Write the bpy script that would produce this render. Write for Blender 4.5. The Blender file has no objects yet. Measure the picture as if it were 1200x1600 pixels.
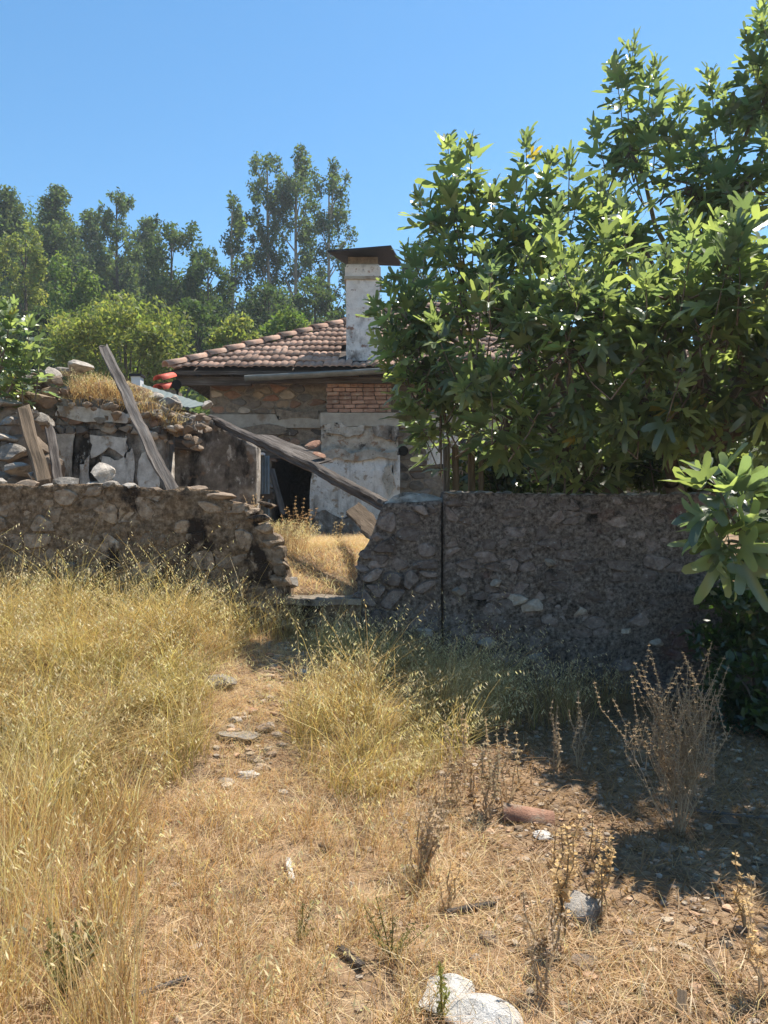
import bpy, bmesh, math, random
import numpy as np
from mathutils import Vector, Matrix, noise as mnoise

# ------------------------------------------------------------------ camera, sky, sun, exposure
scene = bpy.context.scene
COL = scene.collection
F, CZ = 1180.0, 1.6                      # focal length in pixels of a 1200x1600 frame, eye height
cam = bpy.data.cameras.new('camera'); camo = bpy.data.objects.new('camera', cam); COL.objects.link(camo)
cam.sensor_fit = 'VERTICAL'; cam.sensor_height = 24.0; cam.lens = F * 24.0 / 1600.0
cam.clip_start = 0.05; cam.clip_end = 2000
camo.location = (0, 0, CZ); camo.rotation_euler = (math.radians(90), 0, 0)
scene.camera = camo

SUN_EL, SUN_AZ = math.radians(64), math.radians(46)     # azimuth clockwise from +Y (the view direction)
world = bpy.data.worlds.new('World'); scene.world = world; world.use_nodes = True
wn = world.node_tree; wn.nodes.clear()
sky = wn.nodes.new('ShaderNodeTexSky'); sky.sky_type = 'NISHITA'; sky.sun_disc = False
sky.sun_elevation = SUN_EL; sky.sun_rotation = SUN_AZ
sky.air_density = 1.0; sky.dust_density = 0.1; sky.ozone_density = 1.0; sky.altitude = 0
bg = wn.nodes.new('ShaderNodeBackground'); bg.inputs['Strength'].default_value = 0.106
wo = wn.nodes.new('ShaderNodeOutputWorld')
hs = wn.nodes.new('ShaderNodeHueSaturation'); hs.inputs['Saturation'].default_value = 1.26; hs.inputs['Hue'].default_value = .492
wn.links.new(sky.outputs['Color'], hs.inputs['Color']); wn.links.new(hs.outputs['Color'], bg.inputs['Color']); wn.links.new(bg.outputs['Background'], wo.inputs['Surface'])
sl = bpy.data.lights.new('sun', 'SUN'); sl.energy = 5.0; sl.angle = math.radians(0.53); sl.color = (1.0, 0.935, 0.83)
so = bpy.data.objects.new('sun', sl); COL.objects.link(so)
sd = Vector((math.sin(SUN_AZ) * math.cos(SUN_EL), math.cos(SUN_AZ) * math.cos(SUN_EL), math.sin(SUN_EL)))
so.rotation_euler = sd.to_track_quat('Z', 'Y').to_euler(); so.location = sd * 60
vs = scene.view_settings; vs.view_transform = 'Standard'; vs.look = 'None'; vs.gamma = 1; vs.use_curve_mapping = False
vs.exposure = 0.90
cy = scene.cycles; cy.use_denoising = True; cy.max_bounces = 8; cy.transparent_max_bounces = 8
cy.diffuse_bounces = 4; cy.transmission_bounces = 4; cy.glossy_bounces = 2; cy.volume_bounces = 0

R = random.Random(7); NP = np.random.default_rng(7)
def sm(a, b, x):
    t = np.clip((np.asarray(x, float) - a) / (b - a), 0, 1); return t * t * (3 - 2 * t)
def P(px, py, Y):                        # a point Y metres ahead, seen at that place of the frame
    return Vector(((px - 600) / F * Y, Y, CZ + (800 - py) / F * Y))
def N3(x, y, z): return mnoise.noise((x, y, z))

# ------------------------------------------------------------------ ground height
def wav(X, Y):
    return (0.016 * np.sin(2.1 * X + 0.7 * np.sin(1.3 * Y)) + 0.014 * np.sin(2.7 * Y + 1.1 * np.sin(1.9 * X)) +
            0.009 * np.sin(6.3 * X + 2.0 * Y) + 0.009 * np.sin(5.1 * Y - 3.3 * X) + 0.004 * np.sin(15 * X + 3 * np.sin(7 * Y)) + 0.004 * np.sin(17 * Y - 9 * X))
def hgt(X, Y):
    X = np.asarray(X, float); Y = np.asarray(Y, float)
    rise = np.interp(X, [-8, -4, -1.6, -0.9, -0.3, 0.3, 1.0, 3, 8], [.9, .85, .72, .5, .42, .2, .0, -.05, 0.1])
    front = rise * sm(2.6, 6.8, Y)
    court = 0.84 + 0.34 * sm(7.0, 9.4, Y) + 0.17 * np.exp(-((X + .6) / .7) ** 2 - ((Y - 8.2) / .75) ** 2)
    w = np.where(X < 3.0, sm(6.98, 7.2, Y), sm(6.9, 10.0, Y))
    b = sm(2.7, 3.6, X)
    w = (1 - b) * sm(6.98, 7.2, Y) + b * sm(7.2, 10.5, Y)
    z = front * (1 - w) + court * w
    hill = np.maximum(0, Y - 21)
    z = z + 0.20 * np.minimum(hill, 75) * sm(0, 14, hill) * (1 + 0.25 * sm(5, -40, X)) 
    return z + wav(X, Y) * (1 + 8 * sm(20, 40, Y))
def h1(x, y): return float(hgt(x, y))
def G(px, py):                           # where the sight line through that place meets the ground
    for Y in np.arange(1.6, 30, 0.01):
        if CZ + (800 - py) / F * Y <= h1((px - 600) / F * Y, Y): break
    return Vector(((px - 600) / F * Y, Y, h1((px - 600) / F * Y, Y)))

# ------------------------------------------------------------------ mesh helpers
class MB:
    def __init__(s): s.v = []; s.f = []; s.c = []; s.n = 0
    def add(s, v, f, c=None):
        v = np.asarray(v, np.float32).reshape(-1, 3); s.v.append(v)
        if len(f):
            if isinstance(f, np.ndarray): s.f.append(f.astype(np.int32) + s.n)
            else:
                by = {}
                for q in f: by.setdefault(len(q), []).append(q)
                for q in by.values(): s.f.append(np.asarray(q, np.int32) + s.n)
        if c is not None:
            c = np.asarray(c, np.float32)
            if c.ndim == 1: c = np.tile(c[:3], (len(v), 1))
            s.c.append(c[:, :3])
        s.n += len(v); return s
    def mesh(s, name, smooth=False):
        me = bpy.data.meshes.new(name)
        V = np.concatenate(s.v); me.vertices.add(len(V)); me.vertices.foreach_set('co', V.ravel())
        lt = np.concatenate([np.full(len(f), f.shape[1], np.int32) for f in s.f])
        li = np.concatenate([f.ravel() for f in s.f])
        me.loops.add(len(li)); me.loops.foreach_set('vertex_index', li)
        me.polygons.add(len(lt)); ls = np.zeros(len(lt), np.int32); ls[1:] = np.cumsum(lt)[:-1]
        me.polygons.foreach_set('loop_start', ls)
        me.polygons.foreach_set('use_smooth', np.full(len(lt), smooth, bool))
        if s.c:
            C = np.concatenate(s.c); a = me.color_attributes.new('Col', 'FLOAT_COLOR', 'POINT')
            a.data.foreach_set('color', np.concatenate([C, np.ones((len(C), 1), np.float32)], 1).ravel())
        me.update(calc_edges=True); return me
    def build(s, name, mat, parent=None, smooth=False):
        return link(name, s.mesh(name, smooth), mat, parent)
def link(name, me, mat, parent=None, mw=None):
    if mat is not None and not me.materials: me.materials.append(mat)
    o = bpy.data.objects.new(name, me); COL.objects.link(o)
    if mw is not None: o.matrix_basis = mw
    if parent is not None: attach(o, parent)
    return o
def world_loc(o):
    t = Vector(o.location)
    while o.parent is not None: o = o.parent; t = t + Vector(o.location) if o.type == 'EMPTY' else t
    return t
ROOT = {}
def attach(o, parent):
    o.parent = parent
    root = parent
    while root.parent is not None: root = root.parent
    if parent is root: o.matrix_parent_inverse = parent.matrix_basis.inverted()
    else: o.matrix_parent_inverse = (root.matrix_basis @ parent.matrix_parent_inverse @ parent.matrix_basis).inverted()
def tag(o, label=None, cat=None, group=None, kind=None):
    for k, v in (('label', label), ('category', cat), ('group', group), ('kind', kind)):
        if v: o[k] = v
    return o
def thing(name, loc, label, cat, group=None):
    o = bpy.data.objects.new(name, None); COL.objects.link(o); o.location = loc; o.empty_display_size = .2
    return tag(o, label, cat, group)
def box(x0, x1, y0, y1, z0, z1):
    v = [(x, y, z) for x in (x0, x1) for y in (y0, y1) for z in (z0, z1)]
    return v, [(0, 1, 3, 2), (4, 6, 7, 5), (0, 4, 5, 1), (2, 3, 7, 6), (0, 2, 6, 4), (1, 5, 7, 3)]
def tube(pts, rad, sides=5, cap=True):
    pts = [Vector(p) for p in pts]; n = len(pts)
    if not hasattr(rad, '__len__'): rad = [rad] * n
    V = []; Fc = []
    for i, p in enumerate(pts):
        d = (pts[min(i + 1, n - 1)] - pts[max(i - 1, 0)])
        d = d.normalized() if d.length > 1e-9 else Vector((0, 0, 1))
        a = d.cross(Vector((0.31, 0.2, 0.93)) if abs(d.z) < .9 else Vector((1, .1, 0))).normalized(); b = d.cross(a)
        for k in range(sides):
            t = 2 * math.pi * k / sides; V.append(p + (a * math.cos(t) + b * math.sin(t)) * rad[i])
    for i in range(n - 1):
        for k in range(sides):
            k2 = (k + 1) % sides; Fc.append((i * sides + k, i * sides + k2, (i + 1) * sides + k2, (i + 1) * sides + k))
    if cap:
        Fc.append(tuple(range(sides))[::-1]); Fc.append(tuple((n - 1) * sides + k for k in range(sides)))
    return [tuple(v) for v in V], Fc
_ico = {}
def ico(s):
    if s not in _ico:
        bm = bmesh.new(); bmesh.ops.create_icosphere(bm, subdivisions=s, radius=1)
        _ico[s] = (np.array([v.co[:] for v in bm.verts]), np.array([[v.index for v in f.verts] for f in bm.faces], np.int32)); bm.free()
    return _ico[s]
def rock_v(seed, sub=3, cuts=9, rough=.12, rmin=.42):
    r = np.random.default_rng(seed); V, T = ico(sub); V = V.copy()
    for k in range(cuts):
        n = r.normal(size=3); n /= np.linalg.norm(n); d = r.uniform(rmin, .92)
        over = np.maximum(0, V @ n - d); V -= np.outer(over, n)
    o = r.uniform(0, 50, 3)
    disp = np.array([mnoise.noise(Vector(v * 2.2 + o)) + .5 * mnoise.noise(Vector(v * 5 + o)) for v in V])
    V *= (1 + rough * disp)[:, None]
    return V, T
ROCKS = {}
def rock_mesh(seed, sub, m, rough=.12, cuts=9):
    key = (seed, sub, m.name)
    if key not in ROCKS:
        mb = MB(); mb.add(*rock_v(seed, sub, cuts + 3, rough * .8)); me = mb.mesh('rock', smooth=False)
        me.materials.append(m); ROCKS[key] = me
    return ROCKS[key]
def rock(name, loc, size, seed, m, parent=None, rot=None, sub=3, rough=.12, cuts=9):
    r = random.Random(seed * 31 + 5)
    e = rot if rot else (r.uniform(-.3, .3), r.uniform(-.3, .3), r.uniform(0, 6.28))
    mw = Matrix.Translation(loc) @ Matrix.Rotation(e[2], 4, 'Z') @ Matrix.Rotation(e[1], 4, 'Y') @ Matrix.Rotation(e[0], 4, 'X') @ Matrix.Diagonal((*size, 1))
    return link(name, rock_mesh(seed, sub, m, rough, cuts), m, parent, mw)

# ------------------------------------------------------------------ materials
def nodes(name):
    m = bpy.data.materials.new(name); m.use_nodes = True; nt = m.node_tree; nt.nodes.clear(); return m, nt
def nd(nt, t, **kw):
    n = nt.nodes.new(t)
    for k, v in kw.items(): setattr(n, k, v)
    return n
def noise_n(nt, co, scale, detail=6, rough=.6, stretch=None):
    n = nd(nt, 'ShaderNodeTexNoise'); n.inputs['Scale'].default_value = scale; n.inputs['Detail'].default_value = detail; n.inputs['Roughness'].default_value = rough
    if stretch:
        mp = nd(nt, 'ShaderNodeMapping'); mp.inputs['Scale'].default_value = stretch; nt.links.new(co, mp.inputs['Vector']); co = mp.outputs['Vector']
    nt.links.new(co, n.inputs['Vector']); return n.outputs['Fac']
def ramp(nt, fac, stops):
    r = nd(nt, 'ShaderNodeValToRGB'); e = r.color_ramp.elements
    while len(e) < len(stops): e.new(.5)
    for el, (p, c) in zip(e, stops): el.position = p; el.color = (*c, 1) if len(c) == 3 else c
    nt.links.new(fac, r.inputs['Fac']); return r.outputs['Color']
def maprange(nt, v, lo, hi, a=0., b=1.):
    m = nd(nt, 'ShaderNodeMapRange'); m.clamp = True
    for i, x in enumerate((lo, hi, a, b)): m.inputs[i + 1].default_value = x
    nt.links.new(v, m.inputs[0]); return m.outputs[0]
def mixc(nt, fac, a, b):
    m = nd(nt, 'ShaderNodeMix', data_type='RGBA')
    nt.links.new(fac, m.inputs[0]) if not isinstance(fac, float) else setattr(m.inputs[0], 'default_value', fac)
    for s, i in ((a, 6), (b, 7)):
        if isinstance(s, tuple): m.inputs[i].default_value = (*s, 1)
        else: nt.links.new(s, m.inputs[i])
    return m.outputs[2]
def mat(name, stops, scale=6., rough=.92, bump=.4, bscale=30., rand=0., spots=(), local=False, stretch=None, bdist=.02, metal=0., tints=None, spec=.2):
    m, nt = nodes(name)
    if local: co = nd(nt, 'ShaderNodeTexCoord').outputs['Object']
    else: co = nd(nt, 'ShaderNodeNewGeometry').outputs['Position']
    c = ramp(nt, noise_n(nt, co, scale, 8, .65, stretch), stops)
    info = nd(nt, 'ShaderNodeObjectInfo')
    if tints: # whole piece takes one of a few colours of its own
        tr = nd(nt, 'ShaderNodeValToRGB'); tr.color_ramp.interpolation = 'CONSTANT'; e = tr.color_ramp.elements
        while len(e) < len(tints): e.new(.5)
        for i, (el, t) in enumerate(zip(e, tints)): el.position = i / len(tints); el.color = (*t, 1)
        nt.links.new(info.outputs['Random'], tr.inputs['Fac'])
        mm = nd(nt, 'ShaderNodeMix', data_type='RGBA', blend_type='MULTIPLY'); mm.inputs[0].default_value = 1
        nt.links.new(c, mm.inputs[6]); nt.links.new(tr.outputs['Color'], mm.inputs[7]); c = mm.outputs[2]
    if rand:
        h = nd(nt, 'ShaderNodeHueSaturation'); w = nd(nt, 'ShaderNodeTexWhiteNoise', noise_dimensions='1D')
        nt.links.new(info.outputs['Random'], w.inputs['W'])
        nt.links.new(maprange(nt, w.outputs['Value'], 0, 1, 1 - rand, 1 + rand), h.inputs['Value']); nt.links.new(c, h.inputs['Color']); c = h.outputs['Color']
    for sp in spots:
        col, sc, lo, hi = sp[:4]; st = sp[4] if len(sp) > 4 else None
        c = mixc(nt, maprange(nt, noise_n(nt, co, sc, 7, .65, st), lo, hi), c, col)
    b = nd(nt, 'ShaderNodeBsdfPrincipled'); b.inputs['Roughness'].default_value = rough; b.inputs['Metallic'].default_value = metal
    b.inputs['Specular IOR Level'].default_value = spec
    nt.links.new(c, b.inputs['Base Color'])
    if bump:
        bu = nd(nt, 'ShaderNodeBump'); bu.inputs['Strength'].default_value = bump; bu.inputs['Distance'].default_value = bdist
        nt.links.new(noise_n(nt, co, bscale, 9, .7, stretch), bu.inputs['Height']); nt.links.new(bu.outputs['Normal'], b.inputs['Normal'])
    o = nd(nt, 'ShaderNodeOutputMaterial'); nt.links.new(b.outputs['BSDF'], o.inputs['Surface']); return m
def leaf_mat(name, trans=.45, gloss=.35, rough=.4, tcol=(1.25, 1.25, .55)):
    m, nt = nodes(name); a = nd(nt, 'ShaderNodeVertexColor', layer_name='Col')
    b = nd(nt, 'ShaderNodeBsdfPrincipled'); b.inputs['Roughness'].default_value = rough; b.inputs['Specular IOR Level'].default_value = gloss
    nt.links.new(a.outputs['Color'], b.inputs['Base Color'])
    t = nd(nt, 'ShaderNodeBsdfTranslucent'); mm = nd(nt, 'ShaderNodeMix', data_type='RGBA', blend_type='MULTIPLY', clamp_result=True); mm.inputs[0].default_value = 1
    nt.links.new(a.outputs['Color'], mm.inputs[6]); mm.inputs[7].default_value = (*[2 * x for x in tcol], 1); nt.links.new(mm.outputs[2], t.inputs['Color'])
    x = nd(nt, 'ShaderNodeMixShader'); x.inputs[0].default_value = trans
    nt.links.new(b.outputs[0], x.inputs[1]); nt.links.new(t.outputs[0], x.inputs[2])
    o = nd(nt, 'ShaderNodeOutputMaterial'); nt.links.new(x.outputs[0], o.inputs['Surface']); return m

DK = (.018, .015, .012)
M = {}
M['ground'] = mat('dry_earth', [(.25, (.10, .065, .04)), (.5, (.28, .185, .11)), (.75, (.45, .32, .20))], 5.0, .98, .8, 45, bdist=.03,
                  spots=[((.42, .31, .19), 9, .52, .7), ((.12, .085, .06), 3.1, .53, .68)])
M['hill'] = mat('hill_soil', [(.3, (.03, .04, .018)), (.7, (.07, .07, .035))], .4, .98, .5, 3)
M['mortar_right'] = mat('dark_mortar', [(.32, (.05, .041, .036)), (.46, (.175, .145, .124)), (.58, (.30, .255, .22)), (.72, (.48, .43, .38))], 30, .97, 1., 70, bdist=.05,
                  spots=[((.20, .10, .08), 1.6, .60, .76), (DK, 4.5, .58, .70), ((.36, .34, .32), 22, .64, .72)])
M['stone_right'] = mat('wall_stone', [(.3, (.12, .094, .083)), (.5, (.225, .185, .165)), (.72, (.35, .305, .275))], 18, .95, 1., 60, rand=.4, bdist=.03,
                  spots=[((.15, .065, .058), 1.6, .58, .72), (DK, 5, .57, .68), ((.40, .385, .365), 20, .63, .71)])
M['mortar_left'] = mat('brown_mortar', [(.30, (.07, .046, .029)), (.5, (.25, .175, .11)), (.72, (.50, .39, .28))], 22, .97, 1., 55, bdist=.045,
                  spots=[((.04, .028, .02), 2.4, .535, .605, (1, 1, .7)), ((.42, .36, .29), 15, .63, .72)])
M['stone_left'] = mat('brown_wall_stone', [(.3, (.17, .12, .08)), (.5, (.34, .255, .18)), (.72, (.52, .42, .32))], 16, .95, 1., 55, rand=.35, bdist=.03,
                  spots=[((.04, .028, .02), 2.4, .545, .615, (1, 1, .7)), ((.50, .46, .40), 17, .63, .72)])
M['rock'] = mat('pale_rock', [(.3, (.21, .18, .15)), (.7, (.47, .42, .36))], 14, .95, .9, 45, rand=.25,
                  spots=[((.10, .08, .06), 5, .55, .66), ((.60, .56, .50), 16, .60, .70)])
M['rock_brown'] = mat('brown_rock', [(.3, (.14, .10, .07)), (.7, (.30, .23, .17))], 9, .95, .6, 45, rand=.35, spots=[((.45, .42, .38), 12, .62, .74)])
M['white_rock'] = mat('white_rock', [(.3, (.54, .50, .45)), (.7, (.78, .75, .70))], 14, .9, 1., 40, bdist=.03, spots=[((.22, .17, .12), 9, .58, .68), ((.3, .26, .2), 25, .58, .68)])
M['terracotta'] = mat('terracotta', [(.3, (.26, .13, .085)), (.7, (.44, .25, .17))], 14, .9, .9, 50, rand=.2, spots=[((.36, .28, .21), 9, .52, .64), ((.10, .07, .05), 7, .58, .68)])
M['house_mortar'] = mat('house_mortar', [(.3, (.13, .10, .075)), (.7, (.34, .285, .22))], 12, .97, .9, 30, bdist=.03, spots=[(DK, 2.4, .62, .74)])
M['house_stone'] = mat('house_stone', [(.3, (.55, .55, .55)), (.7, (1, 1, 1))], 9, .95, .6, 32, rand=.25,
                  tints=[(.38, .28, .19), (.42, .22, .145), (.26, .21, .165), (.47, .385, .295), (.34, .20, .13), (.21, .19, .17), (.40, .32, .235)], spots=[(DK, 3, .66, .76)])
M['house_grey_stone'] = mat('house_grey_stone', [(.3, (.55, .55, .55)), (.7, (1, 1, 1))], 9, .95, .6, 32, rand=.25,
                  tints=[(.28, .24, .20), (.20, .175, .15), (.38, .34, .29), (.14, .12, .105), (.30, .20, .145), (.24, .22, .20)], spots=[(DK, 2, .56, .70), ((.5, .47, .42), 8, .64, .72)])
M['brick'] = mat('brick', [(.3, (.27, .15, .105)), (.7, (.46, .29, .215))], 12, .95, .8, 50, rand=.3, spots=[((.44, .36, .29), 9, .54, .68), ((.10, .07, .05), 6, .6, .7)])
M['concrete'] = mat('concrete_band', [(.3, (.30, .27, .225)), (.7, (.46, .42, .355))], 6, .95, .6, 40, spots=[((.10, .085, .07), 4, .60, .74), ((.24, .18, .13), 2, .56, .70)])
M['plaster'] = mat('old_plaster', [(.25, (.54, .51, .47)), (.7, (.78, .75, .70))], 7, .95, .7, 30, spots=[((.20, .18, .16), 4, .50, .68, (1, 1, .3)), ((.36, .29, .22), 6.5, .57, .63), ((.2, .18, .16), 20, .62, .7)])
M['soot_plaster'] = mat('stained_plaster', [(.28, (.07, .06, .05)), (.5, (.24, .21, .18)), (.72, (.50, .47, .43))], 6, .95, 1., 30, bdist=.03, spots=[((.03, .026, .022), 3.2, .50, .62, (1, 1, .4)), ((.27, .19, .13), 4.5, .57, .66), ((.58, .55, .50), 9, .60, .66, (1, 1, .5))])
M['render'] = mat('pale_render', [(.28, (.24, .20, .16)), (.5, (.44, .40, .34)), (.72, (.62, .58, .52))], 8, .95, 1., 26, bdist=.03, spots=[((.30, .19, .12), 5, .55, .62), ((.06, .05, .042), 6, .60, .68)])
M['stained_white'] = mat('stained_white_plaster', [(.28, (.32, .29, .26)), (.5, (.54, .515, .48)), (.72, (.74, .72, .68))], 7, .95, .9, 30, bdist=.02, spots=[((.06, .052, .045), 3, .50, .64, (1, 1, .3)), ((.28, .21, .15), 5, .55, .63)])
M['chimney'] = mat('chimney_limewash', [(.25, (.48, .46, .44)), (.65, (.76, .74, .72))], 7, .93, .8, 22, spots=[((.30, .17, .12), 6, .60, .66), ((.14, .12, .11), 3.0, .53, .70, (1, 1, .6)), ((.22, .20, .185), 14, .58, .7)])
M['tile'] = mat('roof_tile', [(.3, (.27, .155, .11)), (.7, (.50, .34, .255))], 6, .92, .4, 30, rand=.28, spots=[((.34, .29, .24), 5, .58, .74), ((.08, .06, .05), 6, .62, .74)])
M['wood'] = mat('weathered_wood', [(.3, (.045, .037, .031)), (.5, (.135, .115, .10)), (.7, (.24, .215, .19))], 3, .92, .9, 9, local=True, stretch=(.6, 9, 9), bdist=.015)
M['dark_wood'] = mat('dark_wood', [(.3, (.028, .022, .019)), (.5, (.085, .07, .06)), (.72, (.20, .175, .155))], 3, .92, .9, 9, local=True, stretch=(.6, 9, 9), bdist=.015)
M['brown_wood'] = mat('brown_wood', [(.3, (.07, .05, .032)), (.6, (.18, .132, .09)), (.75, (.28, .225, .165))], 3, .92, .9, 9, local=True, stretch=(.6, 9, 9), bdist=.015)
M['metal'] = mat('galvanised_metal', [(.3, (.15, .16, .155)), (.7, (.27, .285, .275))], 5, .55, .2, 20, spots=[((.20, .12, .08), 4, .64, .76)], metal=.35)
M['cap'] = mat('dark_sheet', [(.3, (.02, .02, .023)), (.7, (.045, .043, .047))], 5, .6, .2, 20, metal=.3)
M['sheet'] = mat('grey_green_sheet', [(.3, (.10, .125, .12)), (.7, (.15, .175, .165))], 4, .7, .3, 20)
M['black'] = mat('matt_black', [(.3, (.01, .01, .01)), (.7, (.02, .018, .016))], 4, .9, 0)  # near-black: painted dark of the flue hole, and the stove pipe's own colour
M['red'] = mat('red_paint', [(.3, (.50, .075, .045)), (.7, (.62, .13, .08))], 4, .6, .1, 20)
M['white'] = mat('white_paint', [(.3, (.6, .6, .6)), (.7, (.8, .8, .79))], 4, .8, .2, 20)
M['bark'] = mat('fig_bark', [(.3, (.11, .085, .065)), (.7, (.25, .20, .16))], 9, .92, .5, 30)
M['far_bark'] = mat('pale_bark', [(.3, (.20, .165, .13)), (.7, (.40, .35, .29))], 2, .92, .5, 8)
M['leaf'] = leaf_mat('fig_leaf', .46, 1.0, .36, (1.22, 1.22, .62))
M['far_leaf'] = leaf_mat('far_foliage', .4, .15, .6)
M['dark_bark'] = mat('dark_bark', [(.3, (.06, .05, .04)), (.7, (.14, .115, .09))], 2, .92, .5, 8)
M['grass'] = leaf_mat('dry_grass', .35, .25, .5, (1.1, 1.0, .7))
M['weed'] = leaf_mat('dead_stem', .5, .1, .8, (.7, .65, .52))
M['gravel'] = leaf_mat('pebble', .0, .2, .9, (1, 1, 1))

# ------------------------------------------------------------------ ground (one sheet to the horizon)
def grid(xs, ys, name, m, kind='structure'):
    X, Y = np.meshgrid(xs, ys); Z = hgt(X, Y); nx, ny = len(xs), len(ys)
    i = np.arange(nx * ny).reshape(ny, nx)
    f = np.stack([i[:-1, :-1], i[:-1, 1:], i[1:, 1:], i[1:, :-1]], -1).reshape(-1, 4)
    mb = MB(); mb.add(np.stack([X, Y, Z], -1).reshape(-1, 3), f); o = mb.build(name, m, smooth=True); o['kind'] = kind; return o
xs = np.concatenate([-np.geomspace(600, 7, 34)[:-1], np.arange(-7, 7, .07), np.geomspace(7, 600, 34)])
ys = np.concatenate([np.linspace(-60, .5, 12)[:-1], np.arange(.5, 10.5, .06), np.linspace(10.5, 22, 24)[1:], np.linspace(22, 110, 60)[1:], np.geomspace(110, 1500, 14)[1:]])
gr = grid(xs, ys, 'ground', M['ground'])
gr.data.materials.append(M['hill'])
cen = np.empty(len(gr.data.polygons) * 3, np.float32); gr.data.polygons.foreach_get('center', cen)
gr.data.polygons.foreach_set('material_index', (cen.reshape(-1, 3)[:, 1] > 19).astype(np.int32))

# ------------------------------------------------------------------ masonry helpers
def clip_half(poly, n, d):               # keep the side n.p <= d
    out = []
    for i in range(len(poly)):
        a, b = poly[i], poly[(i + 1) % len(poly)]; da = n[0] * a[0] + n[1] * a[1] - d; db = n[0] * b[0] + n[1] * b[1] - d
        if da <= 0: out.append(a)
        if da * db < 0: t = da / (da - db); out.append((a[0] + t * (b[0] - a[0]), a[1] + t * (b[1] - a[1])))
    return out
def cells(x0, x1, z0, z1, sx, sz, seed, jit=.42):
    """irregular interlocking cells about sx wide and sz high"""
    r = random.Random(seed); k = sx / sz; pts = []
    nx = max(1, round((x1 - x0) / sx)); nz = max(1, round((z1 - z0) / sz)); sx = (x1 - x0) / nx; sz2 = (z1 - z0) * k / nz
    for j in range(-1, nz + 1):
        for i in range(-1, nx + 1):
            if r.random() < .1: continue
            pts.append((x0 + (i + .5 + (.5 if j % 2 else 0) + r.uniform(-jit, jit)) * sx, z0 * k + (j + .5 + r.uniform(-jit, jit)) * sz2))
    A = np.array(pts); out = []
    for p in pts:
        if not (x0 < p[0] < x1 and z0 * k < p[1] < z1 * k): continue
        poly = [(x0, z0 * k), (x1, z0 * k), (x1, z1 * k), (x0, z1 * k)]
        d = np.hypot(A[:, 0] - p[0], A[:, 1] - p[1])
        for q in np.argsort(d)[1:20]:
            if d[q] < 1e-6: continue
            q = pts[q]; n = (q[0] - p[0], q[1] - p[1]); poly = clip_half(poly, n, (q[0]**2 + q[1]**2 - p[0]**2 - p[1]**2) / 2)
            if len(poly) < 3: break
        if len(poly) >= 3: out.append([(x, z / k) for x, z in poly])
    return out
def face_stone(poly, yf, gap, depth, proud, r, squash=.70):
    """a stone with a rough, rounded face; poly in (x, z), face towards -y"""
    c = (sum(p[0] for p in poly) / len(poly), sum(p[1] for p in poly) / len(poly))
    ch = []
    for i in range(len(poly)):
        a, b = poly[i], poly[(i + 1) % len(poly)]
        ch += [(.78 * a[0] + .22 * b[0], .78 * a[1] + .22 * b[1]), (.22 * a[0] + .78 * b[0], .22 * a[1] + .78 * b[1])]
    ring = []
    for x, z in ch:
        d = math.hypot(x - c[0], z - c[1]) + 1e-6; s = max(.3, 1 - gap / d) * r.uniform(.93, 1.03); ring.append((c[0] + (x - c[0]) * s, c[1] + (z - c[1]) * s))
    n = len(ring); V = []
    tx, tz = r.uniform(-.12, .12), r.uniform(-.12, .12)
    for x, z in ring: V.append((x, yf + depth, z))
    for x, z in ring: V.append((x, yf - proud * .25 + r.uniform(-.006, .006), z))
    for x, z in ring: V.append((c[0] + (x - c[0]) * squash * 1.25, yf - proud + tx * (x - c[0]) + tz * (z - c[1]) + r.uniform(-.006, .006), c[1] + (z - c[1]) * squash * 1.25))
    V.append((c[0], yf - proud + r.uniform(-.012, .004), c[1]))
    Fc = []
    for i in range(n):
        j = (i + 1) % n
        Fc += [(i, j, n + j, n + i), (n + i, n + j, 2 * n + j, 2 * n + i), (2 * n + i, 2 * n + j, 3 * n)]
    return V, Fc, c
def wall_core(name, x0, x1, zb, top, yf, th, m, parent, step=.05, amp=.02, seed=0, slope=None):
    """rough mortar body of a wall: front, top, back and ends; top(x) gives its outline"""
    nx = max(3, int((x1 - x0) / step)); H = max(top(x0 + (x1 - x0) * t / 10) for t in range(11)) - zb; nz = max(3, int(H / step))
    V = []; Fc = []; idx = lambda i, j: i * (nz + 1) + j
    for i in range(nx + 1):
        x = x0 + (x1 - x0) * i / nx; t = top(x)
        for j in range(nz + 1):
            z = zb + (t - zb) * j / nz
            d = amp * (.8 * N3(x * 4 + seed, z * 4, seed) + .6 * N3(x * 11, z * 13 + seed, 3) + .45 * N3(x * 26, z * 30 + seed, 6)) if 0 < i < nx else 0
            V.append((x, yf - d, z))
    for i in range(nx):
        for j in range(nz): Fc.append((idx(i, j), idx(i + 1, j), idx(i + 1, j + 1), idx(i, j + 1)))
    n0 = len(V); nt = 4
    for i in range(nx + 1):
        x = x0 + (x1 - x0) * i / nx; t = top(x)
        for k in range(1, nt + 1): V.append((x, yf + th * k / nt, t + (.02 * N3(x * 6, k * 1.7, seed) if k < nt else -.02)))
        V.append((x, yf + th, zb))
    tp = lambda i, k: idx(i, nz) if k == 0 else n0 + i * (nt + 1) + k - 1
    for i in range(nx):
        for k in range(nt + 1): Fc.append((tp(i, k), tp(i + 1, k), tp(i + 1, k + 1), tp(i, k + 1)))
    for i in (0, nx):
        loop = [idx(i, j) for j in range(nz + 1)] + [tp(i, k) for k in range(1, nt + 2)]
        Fc.append(tuple(loop) if i == 0 else tuple(loop[::-1]))
    mb = MB(); mb.add(V, Fc); return mb.build(name, m, parent, smooth=True)
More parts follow.
